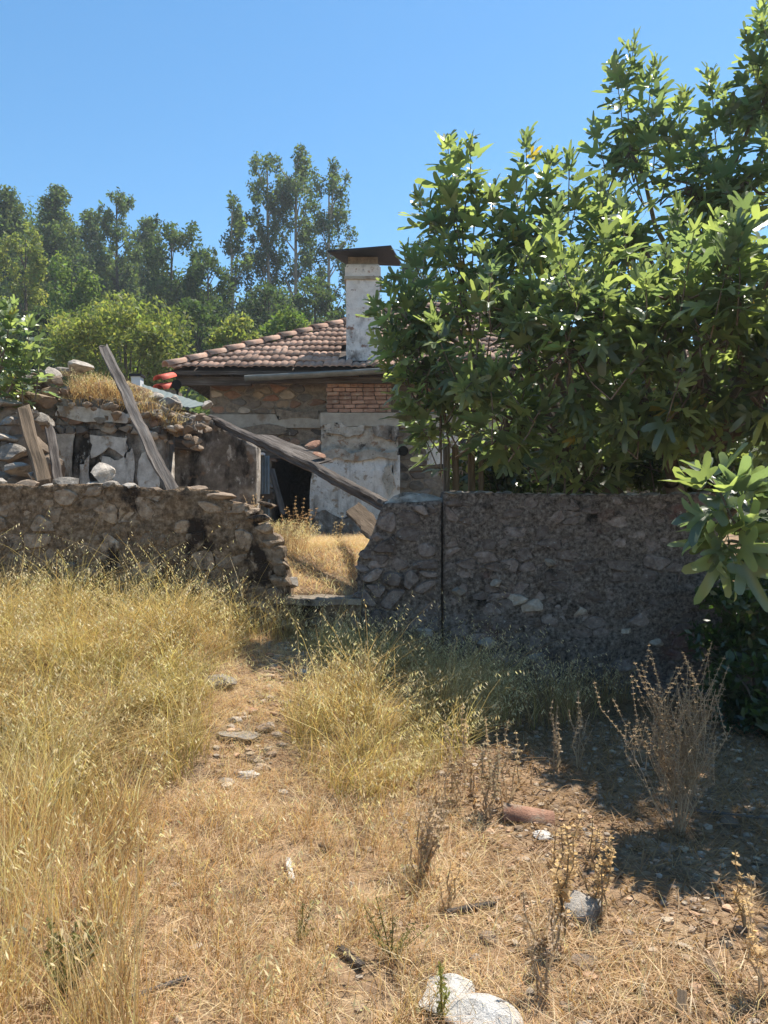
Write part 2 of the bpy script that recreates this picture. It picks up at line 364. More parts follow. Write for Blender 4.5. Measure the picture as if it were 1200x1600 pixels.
def stones(parent, m, x0, x1, z0, z1, sx, sz, yf, seed, top=None, proud=(.0, .04), gap=.012, skip=0., depth=.1, name='stone', hole=None, jit=.42):
    r = random.Random(seed); k = 0
    for poly in cells(x0, x1, z0, z1, sx, sz, seed, jit):
        cx = sum(p[0] for p in poly) / len(poly); cz = sum(p[1] for p in poly) / len(poly)
        if top and max(p[1] for p in poly) > top(cx) + .03: 
            poly = clip_half(poly, (0, 1), top(cx) - .0)
            if len(poly) < 3 or max(p[1] for p in poly) - min(p[1] for p in poly) < .05: continue
        if r.random() < skip or (hole and hole(cx, cz)): continue
        V, Fc, c = face_stone(poly, yf, gap, depth, r.uniform(*proud), r)
        mb = MB(); mb.add(V, Fc); mb.build(name, m, parent, smooth=False); k += 1
    return k
def interp(xs_, zs_): return lambda x: float(np.interp(x, xs_, zs_))

# ------------------------------------------------------------------ boundary wall, left of the gap
YW = 6.8
topL0 = interp([-6, -3.2, -2.6, -2.0, -1.5, -1.45, -1.22, -1.16, -1.02, -.92, -.86], [1.86, 1.84, 1.86, 1.80, 1.80, 1.71, 1.66, 1.50, 1.40, 1.15, .95])
topL = lambda x: topL0(x) + .025 * N3(x * 3.1, 2, 1)
wl = thing('stone_boundary_wall', (-3, YW, .7), 'low brown rubble stone wall with dark mossy stains left of the gap', 'stone wall')
wall_core('mortar', -6.2, -.86, .3, topL, YW, .42, M['mortar_left'], wl, .03, .036, 3)
stones(wl, M['stone_left'], -3.75, -.88, .55, 1.84, .21, .14, YW, 11, topL, (-.03, .024), .008, .14)
r = random.Random(5)
x = -3.7
k = 0
while x < -.9:                            # flat coping stones along the top
    w = r.uniform(.16, .32); rock('coping_stone', (x + w / 2, YW + r.uniform(.06, .16), topL(x + w / 2) - .01), (w * .55, r.uniform(.10, .16), r.uniform(.045, .085)), 20 + k % 9, M['rock_brown' if r.random() < .6 else 'rock'], wl, (r.uniform(-.1, .1), r.uniform(-.12, .12), r.uniform(-.4, .4)), sub=2)
    x += w * r.uniform(.8, 1.1); k += 1
for i, (px, py, s) in enumerate([(412, 825, .10), (425, 850, .09), (405, 808, .07), (435, 880, .11), (440, 905, .10), (418, 790, .05), (395, 800, .06), (432, 928, .09), (447, 940, .10), (425, 955, .11), (405, 945, .1), (446, 968, .09), (420, 980, .1)]):   # broken end
    p = P(px, py, YW + .02); rock('stone', p, (s, .14, s * .7), 40 + i, M['stone_left'], wl, sub=2)

# ------------------------------------------------------------------ pier and wall right of the gap
pier = thing('stone_gate_pier', (.15, YW, .3), 'narrow rubble stone gate pier with a flat cap slab, right of the gap', 'stone pier')
topP = interp([-.25, -.12, -.04, .0, .52], [1.15, 1.35, 1.6, 1.68, 1.70])
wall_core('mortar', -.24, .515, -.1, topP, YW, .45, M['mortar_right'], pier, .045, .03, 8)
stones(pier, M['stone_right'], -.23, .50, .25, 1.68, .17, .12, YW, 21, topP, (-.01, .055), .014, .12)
o = rock('cap_slab', P(648, 783, YW + .17), (.30, .22, .085), 61, M['rock'], pier, (0.03, .02, .08), sub=3)
rock('stone', P(612, 812, YW + .1), (.12, .14, .075), 62, M['rock'], pier, (0, .1, .3), sub=3)
rock('stone', P(662, 988, YW - .02), (.14, .1, .045), 63, M['rock'], pier, (0, .05, .1), sub=3)
for i, (px, py, s) in enumerate([(590, 838, .08), (578, 862, .09), (570, 885, .08), (572, 905, .1), (590, 880, .08), (563, 930, .09)]):
    rock('stone', P(px, py, YW + .04), (s, .13, s * .7), 70 + i, M['stone_right'], pier, sub=2)
wr = thing('stone_boundary_wall', (1.8, YW, 0), 'dark shaded rubble stone wall right of the gate pier, below the fig tree', 'stone wall')
topR = lambda x: 1.765 + .012 * N3(x * 5, 1, 4) + .01 * math.sin(x * 2.3)
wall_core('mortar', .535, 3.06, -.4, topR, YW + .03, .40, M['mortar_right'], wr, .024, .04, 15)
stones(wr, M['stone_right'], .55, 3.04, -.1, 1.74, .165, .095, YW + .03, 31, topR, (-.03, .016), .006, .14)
r = random.Random(15)
for i in range(26):
    x = .58 + 2.45 * i / 26 + r.uniform(-.03, .03)
    rock('coping_stone', (x, YW + .12 + r.uniform(-.04, .08), topR(x) - .005), (r.uniform(.05, .10), .10, r.uniform(.015, .035)), 30 + i % 7, M['rock'], wr, (0, r.uniform(-.1, .1), r.uniform(-.4, .4)), sub=2)
for i, (px, py, s) in enumerate([(714, 924, .10), (805, 934, .13), (835, 948, .13), (858, 878, .07), (1022, 1003, .09), (775, 912, .08), (905, 956, .07), (764, 1005, .12), (842, 1028, .12), (978, 985, .08), (1150 - 40, 1062, .07)]):
    rock('stone', P(px, py, YW + .04), (s, .07, s * r.uniform(.5, .7)), 80 + i, M['rock'], wr, (r.uniform(-.2, .2), r.uniform(-.2, .2), r.uniform(-.3, .3)), sub=3)
# threshold of the gap
th = thing('stone_threshold', (-.6, YW, .45), 'worn stone threshold step in the gap between the two walls', 'step')
mb = MB(); V, Fc = box(-.98, -.20, YW - .10, YW + .30, .775, .825); bm = bmesh.new()
vv = [bm.verts.new(v) for v in V]; [bm.faces.new([vv[i] for i in f]) for f in Fc]; bmesh.ops.recalc_face_normals(bm, faces=bm.faces)
bmesh.ops.subdivide_edges(bm, edges=bm.edges, cuts=5, use_grid_fill=True)
for v in bm.verts: v.co += Vector((0, .02 * N3(v.co.x * 5, v.co.z * 9, 1), .022 * N3(v.co.x * 4, v.co.y * 7, 5)))
me = bpy.data.meshes.new('tread'); bm.to_mesh(me); bm.free(); link('tread', me, M['house_mortar'], th)
wall_core('riser', -.97, -.21, .2, lambda x: .772, YW - .06, .3, M['mortar_left'], th, .05, .03, 4)
for i, x in enumerate((-.85, -.62, -.42, -.28)): rock('stone', (x, YW - .05, .58 + .03 * (i % 2)), (.10, .07, .08), 90 + i, M['stone_left'], th, sub=2)

# ------------------------------------------------------------------ the house
YH = 13.0
def HX(px, Y=YH): return (px - 600) / F * Y
def HZ(py, Y=YH): return CZ + (800 - py) / F * Y
house = thing('stone_house', (.6, YH, 1.1), 'old rubble stone house with hipped clay tile roof and white chimney behind the walls', 'house')
XL, XR, ZE = HX(328), 5.2, 3.93
dx0, dx1, dz1 = HX(424), HX(487), 2.62
wall = MB()
for b in (box(XL, dx0, YH, YH + .5, .8, ZE), box(dx0, dx1, YH, YH + .5, dz1, ZE), box(dx1, XR, YH, YH + .5, .8, ZE),
          box(XL, XL + .5, YH + .502, YH + 7, .8, ZE), box(XR - .5, XR, YH + .502, YH + 7, .8, ZE), box(XL, XR, YH + 7.002, YH + 7.5, .8, ZE)):
    wall.add(*b)
wallo = wall.build('wall', M['house_mortar'], house)
br0, br1 = HX(502, 12.8), HX(622, 12.8)
zb1, zb0 = HZ(648), HZ(669)
isbreast = lambda x, z: br0 - .02 < x < br1 + .02
stones(wallo, M['house_stone'], XL + .01, 1.9, zb1 + .005, ZE - .03, .24, .135, YH, 41, None, (.0, .035), .014, .03, hole=isbreast, jit=.36)
stones(wallo, M['house_grey_stone'], XL + .01, 1.9, 1.15, zb0 - .005, .25, .14, YH, 42, None, (.0, .045), .016, .06, hole=lambda x, z: isbreast(x, z) or (dx0 - .05 < x < dx1 + .1 and z < dz1 + .05))
for a, b in ((XL - .015, br0 - .03), (br1 + .03, 2.6)):
    mb = MB(); mb.add(*box(a, b, YH - .055, YH + .1, zb0, zb1)); mb.build('concrete_band', M['concrete'], house)
# lintel, jamb
mb = MB(); mb.add(*box(dx0 - .2, dx1 + .05, YH - .05, YH + .3, dz1 - .1, dz1 + .02)); mb.build('lintel', M['dark_wood'], house)
# white plaster patch on the right of the hearth
def plate(poly, y, th, m, parent, name, seed=0, sub=1):
    r = random.Random(seed); pts = []
    for i in range(len(poly)):
        a, b = poly[i], poly[(i + 1) % len(poly)]; n = 4
        for k in range(n):
            t = k / n; pts.append((a[0] + (b[0] - a[0]) * t + r.uniform(-.018, .018), a[1] + (b[1] - a[1]) * t + r.uniform(-.018, .018)))
    c = (sum(p[0] for p in pts) / len(pts), sum(p[1] for p in pts) / len(pts)); n = len(pts)
    V = [(x, y, z) for x, z in pts] + [(x, y + th, z) for x, z in pts]
    bm = bmesh.new(); vs_ = [bm.verts.new(v) for v in V]
    f = bm.faces.new(vs_[:n]); [bm.faces.new((vs_[i], vs_[(i + 1) % n], vs_[n + (i + 1) % n], vs_[n + i])) for i in range(n)]
    bmesh.ops.triangulate(bm, faces=[f]); bmesh.ops.recalc_face_normals(bm, faces=bm.faces)
    me = bpy.data.meshes.new(name); bm.to_mesh(me); bm.free(); return link(name, me, m, parent)
pp = lambda pts, Y: [(HX(x, Y), HZ(y, Y)) for x, y in pts]
plate(pp([(662, 684), (712, 676), (716, 700), (690, 727), (668, 728)], YH), YH - .06, .05, M['plaster'], house, 'plaster_patch', 3)
# chimney breast: bricks above, rough render, flared hood below
YB = 12.78
breast = MB(); breast.add(*box(br0 + .09, br1 - .12, YB + .02, YH - .003, zb1, 4.1)); breast.add(*box(br0 + .02, br1 - .02, YB + .012, YH - .004, 1.1, zb0 + .01))
bo = breast.build('chimney_breast', M['house_mortar'], house)
mb = MB(); mb.add(*box(br0 - .01, br1 + .01, YB - .05, YH - .006, zb0, zb1)); mb.build('concrete_band', M['concrete'], bo)
bv, bf = box(-.5, .5, -.5, .5, -.5, .5)
bmb = bmesh.new(); bvv = [bmb.verts.new(v) for v in bv]; [bmb.faces.new([bvv[i] for i in f]) for f in bf]; bmesh.ops.recalc_face_normals(bmb, faces=bmb.faces)
BRICK = []
for s in range(4):
    b2 = bmb.copy(); rr = random.Random(s)
    for v in b2.verts: v.co += Vector((rr.uniform(-.03, .03), rr.uniform(-.05, .05), rr.uniform(-.09, .09)))
    bmesh.ops.bevel(b2, geom=b2.edges[:], offset=.06, segments=1, affect='EDGES')
    me = bpy.data.meshes.new('brick'); b2.to_mesh(me); b2.free(); me.materials.append(M['brick']); BRICK.append(me)
r = random.Random(9); z = zb1 + .04; row = 0
while z < 3.93:
    x = br0 + .10 - (.11 if row % 2 else 0)
    while x < br1 - .12:
        w = r.choice((.21, .21, .10, .19)); a, b = max(x, br0 + .08), min(x + w, br1 - .11)
        if b - a > .05:
            link('brick', r.choice(BRICK), None, bo, Matrix.Translation(((a + b) / 2, YB + .02 + r.uniform(-.012, .012), z)) @ Matrix.Rotation(r.uniform(-.02, .02), 4, 'Y') @ Matrix.Diagonal((b - a - .012, .12, .058, 1)))
        x += w
    z += .07; row += 1
def curved_panel(name, left, right, z0, z1, yfun, m, parent, nx=18, nz=16, seed=0, amp=.012):
    V = []; Fc = []
    for j in range(nz + 1):
        z = z0 + (z1 - z0) * j / nz; a, b = left(z), right(z)
        for i in range(nx + 1):
            x = a + (b - a) * i / nx; V.append((x, yfun(x, z) - amp * N3(x * 5, z * 5, seed) - amp * .6 * N3(x * 14, z * 14, seed), z))
    n = len(V); V += [(x, YH - .002, z) for x, y, z in V]; W = nx + 1
    for j in range(nz):
        for i in range(nx): Fc.append((j * W + i, j * W + i + 1, (j + 1) * W + i + 1, (j + 1) * W + i))
    for j in range(nz):
        for i in (0, nx): Fc.append((j * W + i, (j + 1) * W + i, n + (j + 1) * W + i, n + j * W + i))
    for i in range(nx):
        for j in (0, nz): Fc.append((j * W + i, j * W + i + 1, n + j * W + i + 1, n + j * W + i))
    mb = MB(); mb.add(V, Fc); return mb.build(name, m, parent, smooth=False)
zh = HZ(711, 12.7)
curved_panel('rough_render', lambda z: br0, lambda z: br1, zh + .012, zb0 - .004, lambda x, z: YB - .015, M['render'], bo, 26, 12, 4, .02)
hl = interp([1.0, 1.9, 2.15, 2.3, 2.45, 2.6], [HX(484, 12.7), HX(484, 12.7), HX(486, 12.7), HX(489, 12.7), HX(495, 12.7), HX(503, 12.7)])
curved_panel('hood', hl, lambda z: br1 + .03, 1.05, zh, lambda x, z: YB - .05 - .05 * float(sm(2.6, 2.2, z)), M['plaster'], bo, 20, 22, 6, .010)
YF = YB - .125
for i, (pl, yy, m_) in enumerate([([(488, 842), (487, 806), (508, 796), (535, 812), (560, 800), (590, 816), (620, 808), (621, 842)], YF, 'soot_plaster'), ([(503, 704), (530, 700), (548, 708), (575, 703), (602, 708), (621, 703), (620, 719), (590, 715), (560, 722), (530, 716), (504, 719)], YF + .018, 'render'),
                                   ([(504, 664), (528, 660), (545, 668), (570, 664), (566, 678), (540, 682), (510, 676)], YB - .066, 'render'), ([(580, 666), (604, 662), (622, 668), (620, 690), (600, 684), (584, 680)], YB - .066, 'soot_plaster'),
                                   ([(600, 730), (612, 726), (618, 760), (608, 775), (598, 752)], YF, 'render')]):
    plate(pp(pl, 12.7), yy, .06, M[m_], bo, 'plaster_patch', 90 + i)
for i, (pl, m_) in enumerate([([(350, 664), (380, 668), (420, 662), (450, 670), (446, 678), (400, 680), (360, 676)], 'house_mortar'), ([(430, 640), (470, 644), (498, 640), (496, 654), (460, 652), (436, 656)], 'house_mortar')]):
    plate(pp(pl, 12.95), YH - .07, .04, M[m_], house, 'plaster_patch', 96 + i)
mb = MB(); mb.add(*tube([(HX(630), YH - .09, HZ(705)), (HX(630), YH + .2, HZ(705))], .085, 14)); mb.build('flue_hole_shade', M['black'], house)  # solid black plug; the shade inside the flue hole is put into its colour
# roof
EX0, EY0, EZ0, SL = HX(266, 12.45), 12.45, 3.985, .512
RID = 4.05                               # plan distance from the eave to the ridge
EX1 = 6.0
ap0 = (EX0 + RID, EY0 + RID, EZ0 + SL * RID); ap1 = (EX1 - RID, EY0 + RID, EZ0 + SL * RID); EY1 = EY0 + 2 * RID
e = [(EX0, EY0, EZ0), (EX1, EY0, EZ0), (EX1, EY1, EZ0), (EX0, EY1, EZ0)]
def drop(p, d): return (p[0], p[1], p[2] - d)
mb = MB(); V = e + [ap0, ap1]; V2 = [drop(p, .06) for p in V]; V2b = [drop(p, .12) for p in V]
mb.add(V2 + V2b, [(0, 1, 5, 4), (1, 2, 5), (2, 3, 4, 5), (3, 0, 4), (6, 10, 11, 7), (7, 11, 8), (8, 11, 10, 9), (9, 10, 6), (0, 6, 7, 1), (1, 7, 8, 2), (2, 8, 9, 3), (3, 9, 6, 0)])
roof = mb.build('roof', M['dark_wood'], house)
TW, TL = .232, .335
pitch = math.atan(SL); cs = math.cos(pitch); sn = math.sin(pitch)
def tile_mesh(seed, x_lo=0., x_hi=1.):
    n = 12; V = []; rr = random.Random(seed); L = TL + .06; Fc = []
    for t, lift in ((0, .028), (L, 0.)):
        for i in range(n + 1):
            u = i / n; w = .024 * abs(math.sin(u * 2 * math.pi)) ** .8 + (.006 if i in (0, n) else 0)
            V.append((u * (TW + .006), t, w + lift + .004))
    for i in range(n + 1): V.append((V[i][0], .004, V[i][2] - .02))
    for i in range(n): Fc += [(i, i + 1, n + 2 + i, n + 1 + i), (2 * n + 2 + i, 2 * n + 3 + i, i + 1, i)]
    mb = MB(); mb.add(V, Fc); return mb.mesh('tile', smooth=True)
TM = [tile_mesh(s) for s in range(2)]
for t in TM: t.materials.append(M['tile'])
r = random.Random(77); rows = int(RID / (TL * cs)) + 1; rest = MB()
chx0, chx1 = HX(538, 12.8), HX(603, 12.8)
for j in range(rows):
    d = j * TL * cs
    if d > RID - .1: break
    xx = EX0 - .04 + (r.uniform(-.01, .01))
    c = 0
    while xx < EX1:
        a, b = EX0 + d - .04, EX1 - d
        x_mid = xx + TW / 2
        if a < x_mid < b and not (chx0 - .02 < x_mid < chx1 + .02 and .2 < d < .95):
            slip = r.uniform(-.02, .02) - (.07 if r.random() < .05 else 0); mw = Matrix.Translation((xx + r.uniform(-.008, .008), EY0 - .06 + d + slip, EZ0 - .03 + SL * (d + slip) + r.uniform(-.008, .014) + .02 * N3(xx * .9, d, 2))) @ Matrix.Rotation(pitch + r.uniform(-.03, .03), 4, 'X') @ Matrix.Rotation(r.uniform(-.045, .045), 4, 'Z')
            if xx < 1.15: link('tile', r.choice(TM), None, roof, mw)
            else:
                v = np.array([(mw @ q.co)[:] for q in TM[0].vertices]); rest.add(v, [tuple(p.vertices) for p in TM[0].polygons])
        xx += TW
t = rest.build('tile_field', M['tile'], roof, True); t['kind'] = 'stuff'
def cap_tile(p, q, rad, name, parent, m):
    p, q = Vector(p), Vector(q); d = (q - p).normalized(); side = d.cross(Vector((0, 0, 1))).normalized(); up = side.cross(d); V = []; Fc = []; n = 7
    for k, (pt, rr_) in enumerate(((p, rad * 1.12), (q, rad * .9))):
        for rad2 in (rr_, rr_ - .02):
            for i in range(n + 1):
                a = math.pi * i / n; V.append(pt + side * math.cos(a) * rad2 + up * (math.sin(a) * rad2 * .85 + (.018 if k == 0 else 0)))
    w = n + 1
    for i in range(n): Fc += [(i, i + 1, 2 * w + i + 1, 2 * w + i), (w + i, i + w + 1, i + 1, i), (w + i, 3 * w + i, 3 * w + i + 1, w + i + 1), (2 * w + i, 2 * w + i + 1, 3 * w + i + 1, 3 * w + i)]
    mb = MB(); mb.add([tuple(v) for v in V], Fc); return mb.build(name, m, parent, True)
def hip(p, q, n):
    p, q = Vector(p), Vector(q)
    for i in range(n):
        a = p + (q - p) * (i / n); b = p + (q - p) * ((i + 1.08) / n)
        cap_tile(a + Vector((R.uniform(-.012, .012), 0, R.uniform(-.008, .008))), b, .105, 'ridge_tile', roof, M['tile'])
up = Vector((0, 0, .015))
hip(Vector(e[0]) + Vector((-.05, -.05, -.02)) + up, Vector(ap0) + up, 15); hip(Vector(ap0) + up, Vector(ap1) + up, 5)
side = MB()                              # the hidden hip faces carry tiles as one field
for q in ((e[3], e[0], ap0), (e[1], e[2], ap1)):
    side.add([drop(p, -.01) for p in q], [(0, 1, 2)])
side.add([drop(p, -.01) for p in (e[2], e[3], ap0, ap1)], [(0, 1, 2, 3)])
t = side.build('tile_field', M['tile'], roof); t['kind'] = 'stuff'
# eave timbers and gutter
mb = MB(); mb.add(*box(EX0 + .05, EX0 + 1.3, EY0 + .14, EY0 + .26, EZ0 - .27, EZ0 - .13)); mb.build('fascia_board', M['dark_wood'], house)
mb = MB(); mb.add(*box(EX0 + 1.302, EX1 - .1, EY0 + .16, EY0 + .24, EZ0 - .23, EZ0 - .13)); mb.build('fascia_board', M['dark_wood'], house)
for i in range(16):
    x = EX0 + .35 + i * .55; mb = MB(); mb.add(*box(x, x + .07, EY0 + .262, EY0 + .56, EZ0 - .14, EZ0 - .055)); mb.build('rafter', M['dark_wood'], roof)
def gutter(p, q, rad, name, m, parent):
    p, q = Vector(p), Vector(q); V = []; Fc = []; n = 8; S = 14
    for s in range(S + 1):
        c = p + (q - p) * (s / S); c.z += .003 * math.sin(s * 1.9)
        for rr_ in (rad, rad - .012):
            for i in range(n + 1):
                a = math.pi + math.pi * i / n; V.append((c.x, c.y + math.cos(a) * rr_, c.z + math.sin(a) * rr_))
    w = 2 * (n + 1)
    for s in range(S):
        for i in range(n):
            Fc += [(s * w + i, s * w + i + 1, (s + 1) * w + i + 1, (s + 1) * w + i), (s * w + n + 1 + i, (s + 1) * w + n + 1 + i, (s + 1) * w + n + 2 + i, s * w + n + 2 + i)]
        Fc += [(s * w, (s + 1) * w, (s + 1) * w + n + 1, s * w + n + 1), (s * w + n, s * w + 2 * n + 1, (s + 1) * w + 2 * n + 1, (s + 1) * w + n)]
    for s in (0, S):
        for i in range(n): Fc.append((s * w + i, s * w + i + 1, s * w + n + 2 + i, s * w + n + 1 + i))
    mb = MB(); mb.add(V, Fc); return mb.build(name, m, parent, True)
gutter(P(383, 588, 12.36), P(640, 574, 12.36), .085, 'gutter', M['metal'], house)
# chimney
c0, c1 = HX(541, 12.72), HX(593, 12.72); cy0, cy1 = 12.72, 13.34; ct = HZ(412, 12.72)
bm = bmesh.new(); V, Fc = box(c0, c1, cy0, cy1, 3.95, ct); vv = [bm.verts.new(v) for v in V]; [bm.faces.new([vv[i] for i in f]) for f in Fc]
bmesh.ops.recalc_face_normals(bm, faces=bm.faces); bmesh.ops.bevel(bm, geom=bm.edges[:], offset=.02, segments=1, affect='EDGES')
bmesh.ops.subdivide_edges(bm, edges=[x for x in bm.edges if x.calc_length() > .2], cuts=14, use_grid_fill=True)
for v in bm.verts:
    k = .014 * N3(v.co.x * 6, v.co.y * 6, v.co.z * 6); v.co.x += k; v.co.y += .014 * N3(v.co.x * 5 + 9, v.co.y * 5, v.co.z * 7)
    if v.co.z < 4.6: v.co.x += (.03 if v.co.x > (c0 + c1) / 2 else -.01) * (4.6 - v.co.z)
me = bpy.data.meshes.new('chimney'); bm.to_mesh(me); bm.free(); chim = link('chimney', me, M['chimney'], house)
zb = HZ(434, 12.7); mb = MB(); mb.add(*box(c0 - .035, c1 + .035, cy0 - .035, cy1 + .035, zb - .025, zb + .025)); mb.build('collar', M['concrete'], chim)
mb = MB(); mb.add(*box(c0 - .02, c1 + .02, cy0 - .02, cy1 + .02, zb + .026, ct - .06)); mb.build('chimney_head', M['chimney'], chim)
ca, cb, cc, cd = P(512, 394, 12.35), P(611, 386, 12.30), P(629, 416, 13.75), P(540, 413, 13.7)
mb = MB(); q = [ca, cb, cc, cd]; mb.add([tuple(v) for v in q] + [(v.x, v.y, v.z + .03) for v in q], [(0, 1, 2, 3), (7, 6, 5, 4), (0, 4, 5, 1), (1, 5, 6, 2), (2, 6, 7, 3), (3, 7, 4, 0)]); mb.build('cap_plate', M['cap'], chim)
mb = MB(); mb.add(*box(c0 + .03, c1 - .03, cy0 + .03, cy1 - .03, ct - .07, ct + .125)); mb.build('brick_course', M['house_mortar'], chim)
mb = MB(); mb.add(*box(c0 - .12, c1 + .14, EY0 + .2, cy0 - .004, EZ0 + .09, EZ0 + .15)); mb.build('flashing', M['cap'], chim)

# ------------------------------------------------------------------ ruined outbuilding on the left
ru = thing('ruined_wall', (-3.4, 9.2, 1.0), 'ruined outbuilding wall with peeling white plaster and a heap of rubble on top', 'ruined wall')
YA = 9.2
topA0 = interp([HX(-120, YA), HX(40, YA), HX(80, YA), HX(240, YA), HX(300, YA), HX(338, YA)], [HZ(640, YA), HZ(640, YA), HZ(622, YA), HZ(628, YA), HZ(655, YA), HZ(655, YA)])
topA = lambda x: topA0(x) + .03 * N3(x * 3, 4, 4)
zl = HZ(672, YA)
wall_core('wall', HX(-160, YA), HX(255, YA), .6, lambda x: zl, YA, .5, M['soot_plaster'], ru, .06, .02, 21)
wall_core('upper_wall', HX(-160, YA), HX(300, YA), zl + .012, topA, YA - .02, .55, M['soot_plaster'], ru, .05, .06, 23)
stones(ru, M['house_grey_stone'], HX(75, YA), HX(255, YA), zl - .06, zl + .16, .13, .10, YA - .03, 45, None, (.0, .05), .012, .25, .06)
for i, pl in enumerate([[(78, 680), (118, 676), (116, 735), (112, 770), (76, 770)], [(142, 680), (200, 684), (198, 715), (170, 700), (146, 716)], [(124, 770), (128, 728), (142, 712), (142, 770)],
                        [(162, 712), (188, 720), (208, 700), (212, 770), (150, 770)], [(218, 720), (232, 702), (250, 700), (250, 770), (217, 770)], [(92, 634), (170, 640), (212, 648), (214, 662), (150, 662), (92, 652)]]):
    plate(pp(pl, YA), YA - (.032 if i < 5 else .07), .02, M['stained_white'], ru, 'plaster_patch', 60 + i)
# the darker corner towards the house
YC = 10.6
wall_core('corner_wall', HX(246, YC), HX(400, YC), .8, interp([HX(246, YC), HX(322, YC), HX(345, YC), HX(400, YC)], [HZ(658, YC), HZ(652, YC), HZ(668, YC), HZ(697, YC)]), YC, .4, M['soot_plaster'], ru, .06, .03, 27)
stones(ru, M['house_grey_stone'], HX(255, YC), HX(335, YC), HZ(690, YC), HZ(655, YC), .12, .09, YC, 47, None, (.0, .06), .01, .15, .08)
r = random.Random(33)
for i in range(190):                     # rubble heaped on the wall head
    px = r.uniform(50, 325); prof = np.interp(px, [50, 75, 130, 200, 250, 330], [585, 592, 600, 622, 640, 652])
    py = r.uniform(prof, prof + 52); Y = YA + r.uniform(-.16, .35); s = r.uniform(.03, .10) * (1.2 if px < 120 else .85)
    if 105 < px < 225 and py < 622: continue
    rock('stone', P(px, py, Y), (s * 1.2, s, s * .75), 100 + i % 16, M['rock' if r.random() < .45 else 'rock_brown'], ru, sub=2)
for i, (px, py, Y, sx, sz) in enumerate([(75, 590, 9.3, .19, .13), (40, 597, 9.35, .14, .14), (128, 575, 9.5, .15, .09), (100, 580, 9.8, .26, .06), (268, 630, 9.35, .11, .09), (240, 622, 9.45, .13, .10), (325, 633, 10.4, .12, .07)]):
    rock('stone', P(px, py, Y), (sx, .17, sz), 130 + i, M['rock'], ru, sub=3)
rub = thing('rubble_pile', (-4.0, 8.2, 1.1), 'collapsed pile of pale stones at the left edge behind the boundary wall', 'rubble')
for i, (px, py, Y, sx, sz) in enumerate([(45, 648, 8.2, .16, .09), (15, 660, 8.2, .14, .07), (8, 684, 8.1, .17, .08), (70, 655, 8.4, .10, .08), (12, 630, 8.5, .2, .07), (30, 735, 7.5, .16, .085), (52, 742, 7.4, .06, .05), (15, 710, 8, .2, .12),
                                         (50, 700, 8.3, .25, .2), (0, 750, 7.6, .2, .09), (72, 665, 8.5, .08, .07), (20, 620, 8.8, .3, .12), (60, 625, 8.9, .24, .11), (-40, 690, 8, .3, .3), (30, 760, 7.6, .3, .1), (20, 680, 8.6, .4, .35), (60, 740, 8.3, .3, .3), (-60, 750, 7.8, .4, .4)]):
    rock('stone', P(px, py, Y), (sx, .2, sz), 140 + i, M['rock' if i < 8 else 'rock_brown'], rub, (R.uniform(-.2, .2), R.uniform(-.15, .15), R.uniform(-.4, .4)), sub=3)
rock_o = rock('boulder', P(160, 742, 6.98), (.155, .16, .115), 172, M['rock'], None, (.2, .35, .5), sub=3, cuts=12)
tag(rock_o, 'angular grey boulder sitting on top of the left boundary wall', 'boulder')
rock_o = rock('boulder', P(272, 628, 9.55), (.13, .13, .10), 173, M['rock'], None, (.1, .1, .2), sub=3)
tag(rock_o, 'rounded pale boulder on the end of the grey-green sheet', 'boulder')
# roof sheet and things behind
mb = MB(); n = 40; V = []; Fc = []
A_, B_, C_, D_ = P(222, 600, 10.6), P(325, 632, 10.6), P(300, 637, 9.75), P(225, 625, 9.75)
for j in range(2):
    for i in range(n + 1):
        t = i / n; p = (A_ * (1 - t) + B_ * t) if j == 0 else (D_ * (1 - t) + C_ * t); V.append((p.x, p.y, p.z + .004 * math.sin(i * 1.6)))
V += [(x, y, z - .008) for x, y, z in V]
for i in range(n): Fc += [(i, i + 1, n + 2 + i, n + 1 + i), (2 * n + 2 + i, 3 * n + 3 + i, 3 * n + 4 + i, 2 * n + 3 + i), (i, 2 * n + 2 + i, 2 * n + 3 + i, i + 1), (n + 1 + i, n + 2 + i, 3 * n + 4 + i, 3 * n + 3 + i)]
mb.add(V, Fc); tag(mb.build('roofing_sheet', M['sheet']), 'grey-green corrugated sheet lying on the ruined wall under a boulder', 'roofing sheet')
rt = thing('ridge_tile_stack', P(262, 640, 11.5), 'two bright red ridge tiles stacked left of the house eave', 'roof tiles')
cap_tile(P(248, 596, 11.5), P(270, 588, 11.9), .085, 'ridge_tile', rt, M['red']); cap_tile(P(248, 611, 11.5), P(272, 604, 11.9), .10, 'ridge_tile', rt, M['red'])
mb = MB(); mb.add(*box(HX(246, 11.55), HX(275, 11.55), 11.5, 11.9, 1.1, HZ(609, 11.5))); mb.build('support', M['house_mortar'], rt)
mb = MB(); mb.add(*tube([P(276, 601, 11.45), P(276, 601, 11.8)], .075, 12)); mb.add(*tube([P(276, 601, 11.60), P(277, 800, 11.60)], .03, 8)); tag(mb.build('stove_pipe', M['black']), 'round black stove pipe end beside the red ridge tiles', 'pipe')
wc = thing('garden_post', P(212, 650, 11.0), 'small white block post seen over the rubble, left of the red ridge tiles', 'post')
mb = MB(); mb.add(*box(HX(205, 11), HX(219, 11), 11, 11.16, 1.1, HZ(588, 11))); mb.build('shaft', M['white'], wc)
mb = MB(); mb.add(*box(HX(203, 11), HX(221, 11), 10.98, 11.18, HZ(588, 11) + .002, HZ(584, 11))); mb.build('cap', M['cap'], wc)

